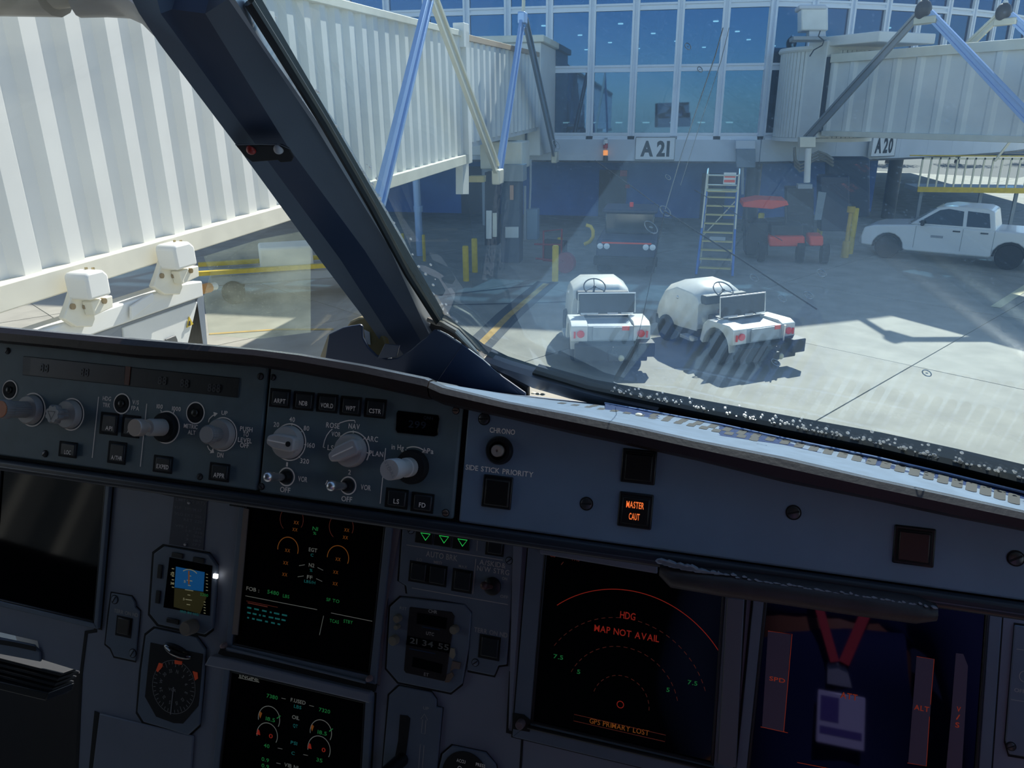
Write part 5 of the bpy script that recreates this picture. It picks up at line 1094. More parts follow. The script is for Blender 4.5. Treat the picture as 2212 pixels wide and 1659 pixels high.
# ---------------------------------------------------------------- vehicles
def wheel(fr,parent,x,y,r,wd,out=1,name='wheel',hub='ltG'):
    f=Fr(fr.P(x,y,r),fr.y,fr.z,fr.x,fr.k)
    b=MB(f); b.lathe([(r*.55,-wd/2),(r*.93,-wd/2),(r,-wd/2*.7),(r,wd/2*.7),(r*.93,wd/2),(r*.55,wd/2)],n=24); o=b.build(name,M['tyre'],parent)
    b=MB(f); s=out; b.lathe(sorted([(r*.54,s*wd*.30),(r*.50,s*wd*.42),(r*.2,s*wd*.36)],key=lambda q:q[1]) ,n=18); b.build('hub',M[hub],o); return o
M['lensR']=mat('red tail lens','c8302c',.3,emit=.12); M['grime']=mat('tug dark chassis','2a2e31',.6); M['tugw']=mat('tug white paint','dcdbd2',.32,var=.06,vs=5,coat=.25); M['tuggr']=mat('tug grey panel','a7adaf',.45,var=.06,vs=6)
M['bench']=mat('black bench vinyl','24262a',.45)
def tug(x,y,az,label,extra,k=1.1):
    f=place(x,y,az,0,k); t=thing('baggage_tractor',label,'tractor',f.o,'baggage tractors')
    # hood: side profile y forward
    prof=[(.05,.42),(.08,1.02),(.16,1.12),(.30,1.18),(.80,1.20),(1.24,1.02),(1.44,.72),(1.50,.50),(1.46,.36),(.5,.36)]
    b=MB(f); n=len(prof); st=[(-.53,.70),(-.50,.84),(-.31,1.0),(.31,1.0),(.50,.84),(.53,.70)]
    vs=[]
    for xx,k in st:
        for a,c in prof: vs.append((xx,.78+(a-.78)*(k if a>.3 else 1),.36+(c-.36)*k))
    b.add(vs,[(i*n+j,i*n+(j+1)%n,(i+1)*n+(j+1)%n,(i+1)*n+j) for i in range(len(st)-1) for j in range(n)]+[tuple(range(n-1,-1,-1)),tuple(range((len(st)-1)*n,len(st)*n))]); b.build('hood',M['tugw'],t,bevel=.012)
    b=MB(f); b.bx(-.52,.52,-1.15,1.40,.24,.44); b.build('chassis',M['grime'],t,bevel=.02)
    b=MB(f); b.bx(-.50,.50,-.30,.10,.30,.40); b.build('footwell',M['grime'],t,bevel=.01)
    for sx in (-1,1):
        b=MB(f); b.bx(sx*.505-.012,sx*.505+.012,.25,.55,.55,.85); b.build('side_vent',M['grime'],t,bevel=.008)
        b=MB(f); b.bx(sx*.51-.01,sx*.51+.01,.62,.98,.70,.80); b.build('side_plate',M['tuggr'],t)
        wheel(f,t,sx*.50,.98,.25,.17,sx,'front_wheel'); wheel(f,t,sx*.50,-.66,.29,.22,sx,'rear_wheel')
        # fender: arch
        b=MB(f); P=[]; 
        arch=[(-.66+.36*math.cos(math.radians(a)),.30+.36*math.sin(math.radians(a))) for a in range(0,181,20)]
        poly=[(-.26,.34),(-.30,.66),(-.40,.76),(-1.02,.78),(-1.10,.72),(-1.12,.34)]+arch[::-1]
        poly=[(-.22,.34),(-.28,.64),(-.40,.75),(-.98,.77),(-1.10,.72),(-1.12,.47),(-1.02,.45)]+[(a,c) for a,c in arch[::-1]]
        b.prism(poly,min(sx*.38,sx*.66),max(sx*.38,sx*.66),'x'); b.build('rear_fender',M['tugw'],t,bevel=.02)
        ff=Fr(f.P(sx*.50,-1.125,.60),f.x,f.z,-f.y,f.k); b=MB(ff); b.lathe([(.062,0),(.062,.02),(.05,.03)],n=20); b.build('tail_light',M['lensR'],t)
        b=MB(f); q=sx*.50-.10 if sx<0 else sx*.50+.10; b.bx(q-.015,q+.015,-1.14,-1.12,.53,.64); b.build('marker_light',M['lensR'],t)
        b=MB(f); b.bx(sx*.60-.08,sx*.60+.08,.0,.35,.24,.30); b.build('step',M['tuggr'],t,bevel=.01)
        b=MB(f); b.ball((sx*.52,.70,.90),.035); b.build('headlamp_knob',M['chrome'],t)
    b=MB(f); b.bx(-.38,.38,-1.10,-.30,.46,.72); b.build('rear_deck',M['tuggr'],t,bevel=.015)
    b=MB(f); b.bx(-.30,.30,-1.135,-1.10,.49,.71); b.build('rear_plate',M['tuggr'],t,bevel=.01)
    b=MB(f); b.bx(.18,.30,-1.15,-1.134,.66,.73); b.build('red_sticker',M['red'],t,smooth=False)
    b=MB(f); b.bx(-.45,.45,-.52,-.12,.64,.76); b.build('seat_cushion',M['bench'],t,bevel=.03)
    b=MB(f); b.prism([(-.52,.78),(-.47,1.12),(-.43,1.12),(-.48,.78)],-.46,.48,'x'); b.build('seat_back',M['bench'],t,bevel=.012)
    b=MB(f); b.tube([(-.48,-.50,.80),(-.48,-.46,1.13),(.50,-.46,1.13),(.50,-.50,.80)],.014,8); b.build('seat_rail',M['chrome'],t)
    b=MB(f); b.bx(-.44,-.14,-.55,-.52,.78,.81); b.bx(.02,.20,-.55,-.52,.78,.81); b.bx(.26,.46,-.55,-.52,.78,.81); b.build('seat_bracket',M['chrome'],t)
    b=MB(f); b.bx(-.46,.46,-.05,.12,.90,1.06); b.build('dashboard',M['grime'],t,bevel=.03)
    b=MB(f); b.tube([(-.16,.02,1.02),(-.16,-.12,1.16)],.02,8); o=b.build('steering_column',M['grime'],t)
    wf=Fr(f.P(-.16,-.13,1.17),f.x,(f.y*.80+f.z*.60).normalized(),None,f.k); b=MB(wf); b.tube([(.19*math.cos(a),.19*math.sin(a),0) for a in [i*math.pi/12 for i in range(24)]],.013,8,closed=True)
    for a in (90,210,330): b.tube([(0,0,0),(.18*math.cos(math.radians(a)),.18*math.sin(math.radians(a)),0)],.009,6)
    b.ball((0,0,0),.03); b.build('steering_wheel',M['blk'] if not extra else mat('grey wheel rim','5a5e62',.3),o)
    b=MB(f); b.bx(-.60,.60,-1.26,-1.10,.16,.44); b.build('rear_bumper',M['grime'],t,bevel=.02)
    b=MB(f); b.bx(.42,.70,-1.36,-1.10,.26,.50); b.build('battery_box',M['grime'],t,bevel=.02)
    b=MB(f); b.bx(-.07,.07,-1.44,-1.28,.22,.36); b.tube([(0,-1.42,.20),(0,-1.42,.46)],.016,8); b.build('tow_hitch',M['grime'],t,bevel=.01)
    b=MB(f); b.ball((.14,-1.40,.26),.055,10,6,(1,.7,1)); b.build('hitch_knob',mat('cream knob end','c8c09c',.5),t)
    if extra:
        b=MB(f); b.cyl((.38,-1.16,.30),(.38,-1.16,.72),.018,8); b.build('upright_rod',M['chrome'],t)
        b=MB(f); b.bx(-.10,.10,-.02,.06,.62,.78); b.build('floor_item',mat('reddish bundle','8a5a4a',.6),t,bevel=.02)
    return t
tug(-1.22,14.75,-13,'left one of two small white baggage tractors, straight in front',False)
tug(1.12,15.10,-35,'right one of two small white baggage tractors, turned to show its side',True,1.07)
# pickup truck
pf=place(10.10,25.62,-65)
pk=thing('pickup_truck','white crew pickup truck parked side on below the right jet bridge','truck',pf.o)
def arch(c,r,z0,n=8,rev=False): 
    q=[(c+r*math.cos(math.pi*i/n),z0+r*math.sin(math.pi*i/n)) for i in range(n+1)]; return q
R0=-.35
body=[(-1.15,.42),(-1.2,.95),(-1.17,1.08),(.45,1.10),(2.55,1.12),(2.75,1.10),(3.75,1.02),(4.05,.92),(4.12,.62),(4.08,.38)]+[(p[0],p[1]) for p in arch(3.30,.43,.36)]+[(2.8,.30),(.5,.30)]+arch(0,.43,.36)+[(-.5,.36)]
b=MB(pf); b.prism(body,-.88,.88,'x'); b.build('body',M['ptrw'],pk,bevel=.05,seg=3)
cab=[(.45,1.08),(.58,1.62),(.78,1.70),(1.75,1.72),(2.05,1.66),(2.75,1.12)]
b=MB(pf); n=len(cab); vs=[(sx*(.86 if c<1.2 else .72),a,c) for sx in (-1,1) for a,c in cab]; b.add(vs,[tuple(range(n)),tuple(range(2*n-1,n-1,-1))]+[(i,n+i,n+(i+1)%n,(i+1)%n) for i in range(n)]); b.build('cab',M['ptrw'],pk,bevel=.04,seg=3)
def cabx(c): return .86-.14*(c-1.08)/.58
for q,nm in (([(1.32,1.16),(1.36,1.58),(1.78,1.63),(2.0,1.58),(2.52,1.20),(2.45,1.16)],'side_window'),([(.60,1.16),(.70,1.56),(1.26,1.60),(1.22,1.16)],'side_window')):
    for sx in (-1,1):
        b=MB(pf); vs=[(sx*(cabx(c)+.012),a,c) for a,c in q]+[(sx*(cabx(c)-.03),a,c) for a,c in q]; m_=len(q)
        b.add(vs,[tuple(range(m_)),tuple(range(2*m_-1,m_-1,-1))]+[(i,(i+1)%m_,m_+(i+1)%m_,m_+i) for i in range(m_)]); b.build(nm,M['glassV'],pk,smooth=False)
b=MB(pf); b.add([(-.66,2.10,1.62),(.66,2.10,1.62),(.78,2.74,1.16),(-.78,2.74,1.16),(-.66,2.13,1.64),(.66,2.13,1.64),(.78,2.77,1.18),(-.78,2.77,1.18)],[(0,1,2,3),(7,6,5,4),(0,4,5,1),(1,5,6,2),(2,6,7,3),(3,7,4,0)]); b.build('windscreen',M['glassV'],pk,smooth=False)
for c in (0,3.30):
    for sx in (-1,1):
        wheel(pf,pk,sx*.76,c,.37,.24,sx,'wheel','ltG'); 
        b=MB(pf); b.prism(arch(c,.45,.36)+[(p[0],p[1]) for p in arch(c,.385,.36)[::-1]],min(sx*.80,sx*.895),max(sx*.80,sx*.895),'x'); b.build('wheel_arch_liner',M['blkm'],pk,smooth=False)
for y in (1.45,.72):
    b=MB(pf); b.bx(-.905,-.885,y-.10,y+.10,.98,1.02); b.build('door_handle',M['dkG'],pk,bevel=.005)
for y in (2.56,1.28,.46):
    b=MB(pf); b.bx(-.884,-.879,y-.008,y+.008,.42,1.08); b.build('door_gap',M['ltG'],pk,smooth=False)
b=MB(pf); b.box((-.98,2.38,1.20),(.16,.10,.18)); b.build('mirror',M['dkG'],pk,bevel=.03)
b=MB(pf); b.box((-.886,1.95,.80),(.006,.34,.07)); b.build('door_decal',mat('faint decal','9aa0a8',.5),pk,smooth=False)
b=MB(pf); b.bx(-.90,-.88,-1.14,-1.02,.60,.84); b.bx(-.90,-.88,-.98,-.90,.62,.80); b.build('red_tail_mark',M['lensR'],pk)
b=MB(pf); b.bx(-.78,.78,4.05,4.18,.40,.62); b.build('front_bumper',M['ltG'],pk,bevel=.03)
# rolling stairs
lx,ly=1.30,22.3; lf_=place(lx,ly,4)
ld=thing('rolling_ladder','blue rolling ladder with pale yellow treads behind the tractors','ladder',lf_.o)
M['lblue']=mat('ladder blue','4a78c0',.45); M['tread']=mat('tread pale yellow','c8b877',.6)
for sx in (-1,1):
    b=MB(lf_); b.tube([(sx*.50,0,.05),(sx*.42,1.15,2.25)],.035,8); b.build('stringer',M['lblue'],ld)
    b=MB(lf_); b.tube([(sx*.46,.45,1.3),(sx*.44,.95,2.75),(sx*.44,1.25,2.85),(sx*.44,1.75,2.85),(sx*.44,1.75,2.3)],.024,8); b.build('handrail',M['creamL'],ld)
    b=MB(lf_); b.tube([(sx*.46,1.72,.05),(sx*.43,1.75,2.35)],.032,8); b.build('rear_leg',M['creamL'],ld)
    b=MB(lf_); b.tube([(sx*.50,.1,.12),(sx*.48,1.72,.12)],.028,8); b.build('base_rail',M['lblue'],ld)
    b=MB(lf_); b.tube([(sx*.44,1.72,.4),(sx*.44,1.0,2.0)],.02,8); b.build('brace',M['creamL'],ld)
for i in range(9):
    t=(i+.5)/9; b=MB(lf_); b.box((0,.06+1.10*t,.12+2.1*t),(.88-.1*t,.20,.035)); b.build('tread',M['tread'],ld,bevel=.006)
b=MB(lf_); b.bx(-.43,.43,1.12,1.75,2.24,2.28); b.build('platform',M['tread'],ld)
b=MB(lf_); b.bx(.02,.36,.98,1.0,2.48,2.80); o=b.build('sign_board',M['whiteV'],ld)
b=MB(lf_); b.bx(.04,.34,.972,.979,2.53,2.60); b.bx(.04,.34,.972,.979,2.66,2.72); b.build('red_bands',M['red'],o,smooth=False)
b=MB(lf_); b.tube([(-.44,.95,2.72),(.44,.95,2.72)],.02,8); b.tube([(-.40,1.0,2.45),(.40,1.0,2.45)],.02,8); b.build('top_bar',M['creamL'],ld)
b=MB(lf_); b.bx(-.22,.22,.33,.36,.98,1.08); b.build('tread_notice',M['ltG'],ld)
b=MB(lf_); b.tube([(.46,1.70,2.0),(-.44,1.70,.9)],.018,6); b.build('cross_brace',M['creamL'],ld)
# bollards
def bollard(px,pyb,pyt,label,r=.085):
    g=onz(px,pyb); d=math.hypot(g.x,g.y); rt=ray(px,pyt); zt=4.5+rt.z*(g.y/rt.y)
    b=MB(Fr(g,(1,0,0),(0,1,0))); b.lathe([(r,0),(r,zt-.03),(r*.8,zt)],n=18); tag(b.build('bollard',M['yel']),label,'bollard','yellow bollards on the apron')
bollard(1007,607,531,'yellow bollard, front one of the pair left of the lift column')
bollard(1026,588,515,'yellow bollard, rear one of the pair left of the lift column')
bollard(1199,607,530,'yellow bollard standing left of the nearer white tractor',.09)
bollard(1209,575,513,'yellow bollard half hidden behind another one beside the red hand cart')
bollard(917,564,507,'thin yellow bollard just right of the pale blue post',.05)
bollard(872,552,504,'thin yellow bollard seen right against the windscreen droplets',.05)
bollard(1639,520,460,'yellow bollard standing left of the red tractor bumper',.11)
bollard(1769,512,476,'short yellow bollard right of the red tractor',.10)
bollard(1836,548,449,'tall yellow bollard left of the white pickup truck',.09)
b=MB(Fr(onz(1824,556),(1,0,0),(0,1,0))); b.lathe([(.12,0),(.12,.5),(.1,.52)]); b.lathe([(.06,.5),(.06,1.4),(.12,1.42),(.12,1.6)]); tag(b.build('hydrant_post',mat('worn yellow post','c0a034',.6)),'stubby yellow post with thick top beside the tall yellow bollard','post')
# navy tractor facing us
nf_=place(-1.2,23.1,180); nv=thing('pushback_tractor','dark navy tractor facing us with four round headlights, behind the nearer white tractor','tractor',nf_.o)
b=MB(nf_); b.bx(-.85,.85,-1.9,1.0,.35,1.0); b.build('body',M['dn'],nv,bevel=.06)
b=MB(nf_); b.bx(-.72,.72,-1.6,-.2,1.0,1.62); b.build('cab_glass',M['glassV'],nv,bevel=.04)
b=MB(nf_); b.bx(-.80,.80,-1.7,-.1,1.62,1.72); b.build('cab_roof',M['dn'],nv,bevel=.03)
for x in (-.74,-.55,.55,.74):
    f_=Fr(nf_.P(x,1.0,.82),nf_.x,nf_.z,nf_.y); f_=Fr(f_.o,f_.x,f_.y,nf_.y); b=MB(f_); b.lathe([(.085,-.02),(.085,.02),(.06,.03)],n=18); b.build('headlight',mat('headlight lens','dfe8ee',.1,spec=1),nv)
for x in (-.7,.7):
    for y in (.55,-1.4): wheel(nf_,nv,x,y,.36,.25,1 if x>0 else -1,'wheel','dkG')
b=MB(nf_); b.bx(-.9,.9,1.0,1.2,.3,.55); b.build('bumper',M['blkm'],nv,bevel=.03)
b=MB(nf_); b.cyl((0,-.9,1.72),(0,-.9,1.85),.06,12); b.build('beacon',M['lensR'],nv)
b=MB(nf_); b.bx(-.7,.7,1.0,1.02,.9,.94); b.build('red_stripe',M['red'],nv)
b=MB(); b.tube([ony(x,y,23) for x,y in ((1262,528),(1274,522),(1281,512),(1281,498),(1276,489),(1266,486))],.055,8,raw=True); b.build('hook_arm',M['yel'],nv)
# red tractor
rf=place(3.6,25.9,95); rt_=thing('belt_tractor','red tractor with sloping red canopy left of the white pickup truck','tractor',rf.o)
def yb(name,px,y,dep,m,par,bv=.02): return ybox(name,px,y,dep,m,par,bv)
P=[ony(x,y,25.2) for x,y in ((1604,447),(1668,452),(1704,443),(1700,434),(1640,431),(1606,437))]; b=MB(); b.raw(P,(0,1.3,0)); b.build('canopy',M['red'],rt_,bevel=.02)
for x,y0 in ((1612,446),(1697,446)): b=MB(); b.tube([ony(x,y0,25.4),ony(x+2,530,25.4)],.035,6,raw=True); b.build('canopy_post',M['dkG'],rt_)
yb('red_deck',(1661,511,1739,533),25.0,.9,M['red'],rt_,.05); yb('red_front',(1749,510,1779,532),24.9,.8,M['red'],rt_,.05); yb('dark_body',(1610,480,1660,552),25.4,1.0,M['grime'],rt_,.05); yb('engine_block',(1665,486,1735,512),25.3,.8,M['grime'],rt_,.04)
for x in (1640,1720,1770):
    g=onz(x,560); b=MB(Fr((g.x,25.0,.30),(0,1,0),(0,0,1))); b.lathe([(.18,-.1),(.30,-.1),(.30,.1),(.18,.1)],n=20); b.build('wheel',M['tyre'],rt_)
# red hand cart
hf=place(-3.35,22.3,20); hcq=thing('hand_cart','dark red hand cart with round reel behind the yellow bollard','cart',hf.o); M['dred']=mat('dull dark red','8a2c38',.6)
b=MB(hf); b.tube([(-.3,0,.3),(-.3,0,1.15),(.3,0,1.25),(.3,0,.3),(-.3,0,.3)],.03,8); b.tube([(-.6,0,.75),(.3,0,.8)],.03,8); b.tube([(-.5,-.1,.35),(.4,-.1,.35)],.03,8); b.build('frame',M['dred'],hcq)
b=MB(Fr(hf.P(.45,0,.30),hf.x,hf.z,-hf.y)); b.lathe([(.10,-.08),(.30,-.08),(.30,.08),(.10,.08)],n=22); b.build('reel',M['dred'],hcq)
b=MB(hf); b.bx(-.35,.35,.02,.3,.3,.9); b.build('tank',M['dkG'],hcq,bevel=.03)
# access platform with railings
sf=thing('access_platform','raised platform with pale railings and a yellow edge behind the pickup truck','platform',onz(2090,560))
yP=29.0
A1=ony(1983,400,yP); A2=ony(2215,408,yP); zt=A1.z
b=MB(); b.bx(A1.x,A2.x+.5,yP,yP+1.6,zt-.22,zt-.08); b.build('deck',M['ltG'],sf); b=MB(); b.bx(A1.x,A2.x+.5,yP-.05,yP,zt-.22,zt-.05); b.build('yellow_edge',M['yel'],sf)
zr=ony(1990,340,yP).z
b=MB(); b.bx(A1.x,A2.x+.5,yP,yP+.05,zr-.06,zr); b.build('top_rail',M['creamL'],sf)
b=MB(); b.bx(A1.x,A2.x+.5,yP+1.5,yP+1.55,zr-.04,zr); b.build('rear_rail',M['yel'],sf)
x=A1.x; i=0
while x<A2.x+.4:
    b=MB(); b.bx(x,x+.05,yP,yP+.05,zt-.1,zr); b.build('baluster',M['creamL'],sf,smooth=False); x+=.27
for xx in (A1.x+.3,A1.x+2.2,A2.x):
    b=MB(); b.bx(xx,xx+.1,yP+.7,yP+.8,0,zt-.2); b.build('leg',M['ltG'],sf)
for k in (0,1):
    b=MB(); b.tube([(A1.x+2.2+k*1.4,yP-.05,zr-.1),(A1.x+2.8+k*1.4,yP-.05,zr+1.0)],.04,6); b.build('stair_rail',M['creamL'],sf)
# cargo hoist left window: belt loader half hidden by haze
bl=thing('belt_loader','pale belt loader with yellow rail seen through the hazy left pane','loader',onz(520,665))
bx0=onz(490,645); bf=place(bx0.x,bx0.y,60); bf2=place(bx0.x+.2,bx0.y+1.5,85)
b=MB(bf); b.bx(-.6,.6,-.3,4.2,.45,.7); b.build('chassis',M['ltG'],bl,bevel=.04)
b=MB(bf); b.bx(-.7,-.55,-.6,4.6,.75,.85); b.bx(.55,.7,-.6,4.6,.75,.85); b.build('yellow_rail',M['yel'],bl)
b=MB(bf); b.bx(-.5,.5,.9,2.2,.7,1.3); b.build('white_housing',M['wcor'],bl,bevel=.06)
for sx in (-1,1):
    for yy in (.2,3.4): wheel(bf,bl,sx*.62,yy,.28,.2,sx)
b=MB(bf); b.tube([(-.5,2.6,.8),(-.5,2.6,1.5),(-.1,3.6,1.5),(-.1,3.6,.8)],.05,8); b.build('guard_rail',M['creamL'],bl)
b=MB(); b.cyl(tuple(onx(436,625,-5.4)),tuple(onx(452,621,-5.4)),.06,10); b.build('orange_sleeve',mat('orange sleeve','c88a3a',.5),uc_); b=MB(); b.cyl(tuple(onx(452,621,-5.4)),tuple(onx(464,618,-5.4)),.05,10); b.build('pale_end',M['whiteV'],uc_)
# trees behind the terminal corner
random.seed(11)
M['leaf']=mat('foliage','4f6b38',.7,var=.4,vs=3); M['bark']=mat('bark','5a4a3a',.9)
def tree(x,y,h,r,label,seed):
    random.seed(seed); t=thing('broadleaf_tree',label,'tree',(x,y,0),'trees behind the terminal corner')
    b=MB(); b.tube([(x,y,0),(x+.1,y,h*.35),(x-.1,y+.1,h*.7)],.22,8,r2=.08)
    for k in range(6):
        a=k*1.05; b.tube([(x,y,h*(.3+.06*k)),(x+math.cos(a)*r*.6,y+math.sin(a)*r*.6,h*(.5+.07*k))],.07,6,r2=.02)
    b.build('trunk',M['bark'],t)
    b=MB()
    for k in range(2600):
        a=random.uniform(0,2*math.pi); ph=math.acos(random.uniform(-.8,1)); q=r*random.uniform(.45,1)*(1+.25*math.sin(3*a+seed)); c=Vector((x+q*math.cos(a)*math.sin(ph),y+q*math.sin(a)*math.sin(ph),h*.62+q*.8*math.cos(ph)))
        n1=Vector((random.gauss(0,1),random.gauss(0,1),random.gauss(0,1))).normalized(); n2=n1.orthogonal().normalized(); s=.16
        b.add([c-n1*s,c+n2*s*.5,c+n1*s,c-n2*s*.5],[(0,1,2,3)],True)
    b.build('crown',M['leaf'],t,smooth=False)['kind']='stuff'
tree(18.0,74,4.4,2.2,'leafy green tree seen below the railings behind the pickup truck cab',1); tree(23.8,75,4.6,2.3,'leafy green tree furthest right, behind the platform',2); tree(30,77,4.8,2.4,'leafy green tree beyond the right edge of the platform',3)
fence=MB(); fence.bx(8,50,92,92.3,0,3.2); o=fence.build('far_wall',mat('far pale wall','8f969a',.8)); tag(o,'low pale wall far behind the trees at the right','wall')
# ---------------------------------------------------------------- marks and water on the right windscreen
def wpt(x,y,w=-.0105): return WS.P(*WS.pix(x,y,w),w)
M['drop']=mat('water drop','ffffff',.08,spec=1,emit=0); 
dm=bpy.data.materials.new('clear droplet'); dm.use_nodes=True; n_=dm.node_tree.nodes; n_.clear(); o_=n_.new('ShaderNodeOutputMaterial'); t_=n_.new('ShaderNodeBsdfTranslucent'); t_.inputs[0].default_value=(1,1,1,1); g_=n_.new('ShaderNodeBsdfGlossy'); g_.inputs['Roughness'].default_value=.1; m_x=n_.new('ShaderNodeMixShader'); m_x.inputs[0].default_value=.5
for a__,b__ in ((t_.outputs[0],m_x.inputs[1]),(g_.outputs[0],m_x.inputs[2]),(m_x.outputs[0],o_.inputs[0])): dm.node_tree.links.new(a__,b__)
random.seed(21); b=MB(); 
def droplet(x,y,r,w):
    u,v=WS.pix(x,y,w); b2=Fr(WS.P(u,v,w),WS.x,WS.y,WS.z); old=b.fr; b.fr=b2; b.ball((0,0,0),r,7,4,(1,1,.6)); b.fr=old
EDG=[(538,5),(600,104),(700,266),(800,440),(880,590),(948,697)]
for i in range(420):
    s_=random.random(); k=s_*(len(EDG)-1); j=min(int(k),len(EDG)-2); t=k-j; x=EDG[j][0]*(1-t)+EDG[j+1][0]*t; y=EDG[j][1]*(1-t)+EDG[j+1][1]*t
    d=abs(random.gauss(0,1)); x+=d*(11 if s_<.5 else 17)+2
    droplet(x,y,random.uniform(.0008,.0017)*(1 if s_<.5 else 1.15),-.0108)
for i in range(330):
    x=random.uniform(1320,2230); j=max(k for k in range(len(GE)-1) if GE[k][0]<=x); t=(x-GE[j][0])/(GE[j+1][0]-GE[j][0]); y=GE[j][1]*(1-t)+GE[j+1][1]*t
    y+=random.gauss(-9,5) if random.random()<.93 else -random.uniform(20,34)
    droplet(x,y,random.uniform(.0007,.0014),.0010)
dr=b.build('water_droplets',dm); dr['kind']='stuff'; tag(dr,'fine bright water droplets along the post and bottom edge of the right windscreen','water')
# ring shaped spots
RS=[(1406,491,12,'darkest round spot on the windscreen, left of the rolling ladder'),(1437,456,10,'round spot on the windscreen where the two long scratches cross'),(1443,383,5,'small round spot on the windscreen left of the ladder top'),(1747,638,9,'round spot on the windscreen right of the second tractor'),(1775,590,9,'half moon spot on the windscreen above the shadow line'),(1201,312,7,'pale round spot on the windscreen beside the end of the left bridge'),(1486,100,6,'round spot on the windscreen between the upper terminal windows'),(1512,150,5,'round spot on the windscreen at the frame between window rows'),(1629,600,8,'faint round spot just above the steering wheel of the second tractor'),(1690,645,8,'faint round spot over the shade edge right of the second tractor'),(2002,806,9,'pale round spot over the bright ground near the right edge'),(1676,783,8,'pale round spot at the end of the second tractor shadow')]
for x,y,r,lab in RS:
    u,v=WS.pix(x,y,-.0106); f_=Fr(WS.P(u,v,-.0106),WS.x,WS.y,WS.z); mu=WS.sc(x,y)[0]; b=MB(f_); b.tube([(r*mu*math.cos(a),r*mu*1.15*math.sin(a),0) for a in [i*math.pi/10 for i in range(20)]],.00022 if r<9 else .00032,6,closed=True); b.ball((0,0,0),r*mu*.35,8,5,(1,.5,.3))
    tag(b.build('water_spot',mat('spot rim','a9b6c0',.2,spec=.9)),lab,'water spot','round spots on the windscreen')
def scratch(px,r,m,lab):
    b=MB(); b.tube([wpt(x,y) for x,y in px],r,5,raw=True); tag(b.build('scratch',m),lab,'scratch')
M['scw']=mat('bright scratch','dfe6ea',.3); M['scd']=mat('dark hairline','1d2a3a',.4)
scratch([(1562,60),(1545,120),(1505,235),(1470,340),(1437,452)],.00028,M['scw'],'long pale scratch running up from the crossing spot to the upper windows')
scratch([(1435,458),(1415,560),(1392,668),(1380,720),(1352,800)],.00025,M['scd'],'thin dark hairline running down from the crossing spot past the nearer tractor')
scratch([(1575,60),(1558,130),(1515,260),(1470,400)],.00016,M['scw'],'faint second scratch just right of the long pale scratch')
scratch([(1285,346),(1330,378),(1375,410),(1435,455)],.00022,M['scd'],'dark hairline from the terminal band down to the crossing spot')
scratch([(1437,457),(1500,497),(1600,560),(1700,626),(1765,668)],.00045,M['scd'],'dark line slanting from the crossing spot down to the lit ground')
scratch([(1960,180),(1500,410),(1690,520)][1:],.0002,M['scd'],'faint dark hairline above the slanting dark line')
scratch([(1325,826),(1372,846),(1430,868),(1470,880)],.0006,M['scw'],'short white streak near the bottom edge of the windscreen')
# ---------------------------------------------------------------- the seated photographer, seen only as a reflection in the screens
def skinned(name, verts, edges, radii, m, parent, sub=2, root=0):
    base=LOC[parent.name]; me=bpy.data.meshes.new(name); me.from_pydata([KF.P(*v)-base for v in verts],edges,[]); me.materials.append(m)
    o=bpy.data.objects.new(name,me); C.objects.link(o); o.parent=parent; LOC[o.name]=base
    sk=o.modifiers.new('skin','SKIN'); sk.use_smooth_shade=True
    if not me.skin_vertices: return o
    for i,r in enumerate(radii): me.skin_vertices[0].data[i].radius=(r,r) if not isinstance(r,tuple) else r; me.skin_vertices[0].data[i].use_root=(i==root)
    o.modifiers.new('sub','SUBSURF').levels=sub; o.modifiers['sub'].render_levels=sub; return o
M['skin']=mat('skin','a06a4e',.5); M['shirt']=mat('blue shirt','1d2858',.8); M['trous']=mat('dark trousers','1c2030',.8); M['hair']=mat('brown hair','3a2a1e',.7)
pe=thing('person','seated person in a blue shirt with red lanyard, mirrored in the rightmost screen','person',KF.P(.14,-.28,-1.1))
cx=.14
V=[(cx,-.27,-.62),(cx,-.26,-.50),(cx,-.25,-.38),(cx,-.26,-.26),(cx,-.27,-.165),(cx,-.265,-.10),(cx,-.25,-.03),
   (cx-.19,-.27,-.20),(cx-.22,-.20,-.40),(cx-.15,.02,-.50),(cx-.12,.08,-.51),
   (cx+.19,-.27,-.20),(cx+.22,-.20,-.40),(cx+.15,.02,-.50),(cx+.12,.08,-.51),
   (cx-.10,-.25,-.66),(cx-.13,.16,-.66),(cx-.13,.30,-1.02),(cx-.13,.36,-1.13),
   (cx+.10,-.25,-.66),(cx+.13,.16,-.66),(cx+.13,.30,-1.02),(cx+.13,.36,-1.13)]
E_=[(0,1),(1,2),(2,3),(3,4),(4,5),(5,6),(4,7),(7,8),(8,9),(9,10),(4,11),(11,12),(12,13),(13,14),(0,15),(15,16),(16,17),(17,18),(0,19),(19,20),(20,21),(21,22)]
Rr=[.12,.115,.12,.125,.07,.052,.05,.058,.042,.030,.028,.058,.042,.030,.028,.09,.065,.045,.04,.09,.065,.045,.04]
body=skinned('body',V,E_,Rr,M['skin'],pe)
sv=[V[i] for i in (0,1,2,3,4)]+[V[7],V[8],V[9],V[11],V[12],V[13]]
skinned('shirt',sv,[(0,1),(1,2),(2,3),(3,4),(4,5),(5,6),(6,7),(4,8),(8,9),(9,10)],[.135,.13,.135,.138,.085,.072,.056,.040,.072,.056,.040],M['shirt'],pe)
tv=[V[0]]+[V[i] for i in (15,16,17,19,20,21)]
skinned('trousers',tv,[(0,1),(1,2),(2,3),(0,4),(4,5),(5,6)],[.13,.10,.078,.056,.10,.078,.056],M['trous'],pe)
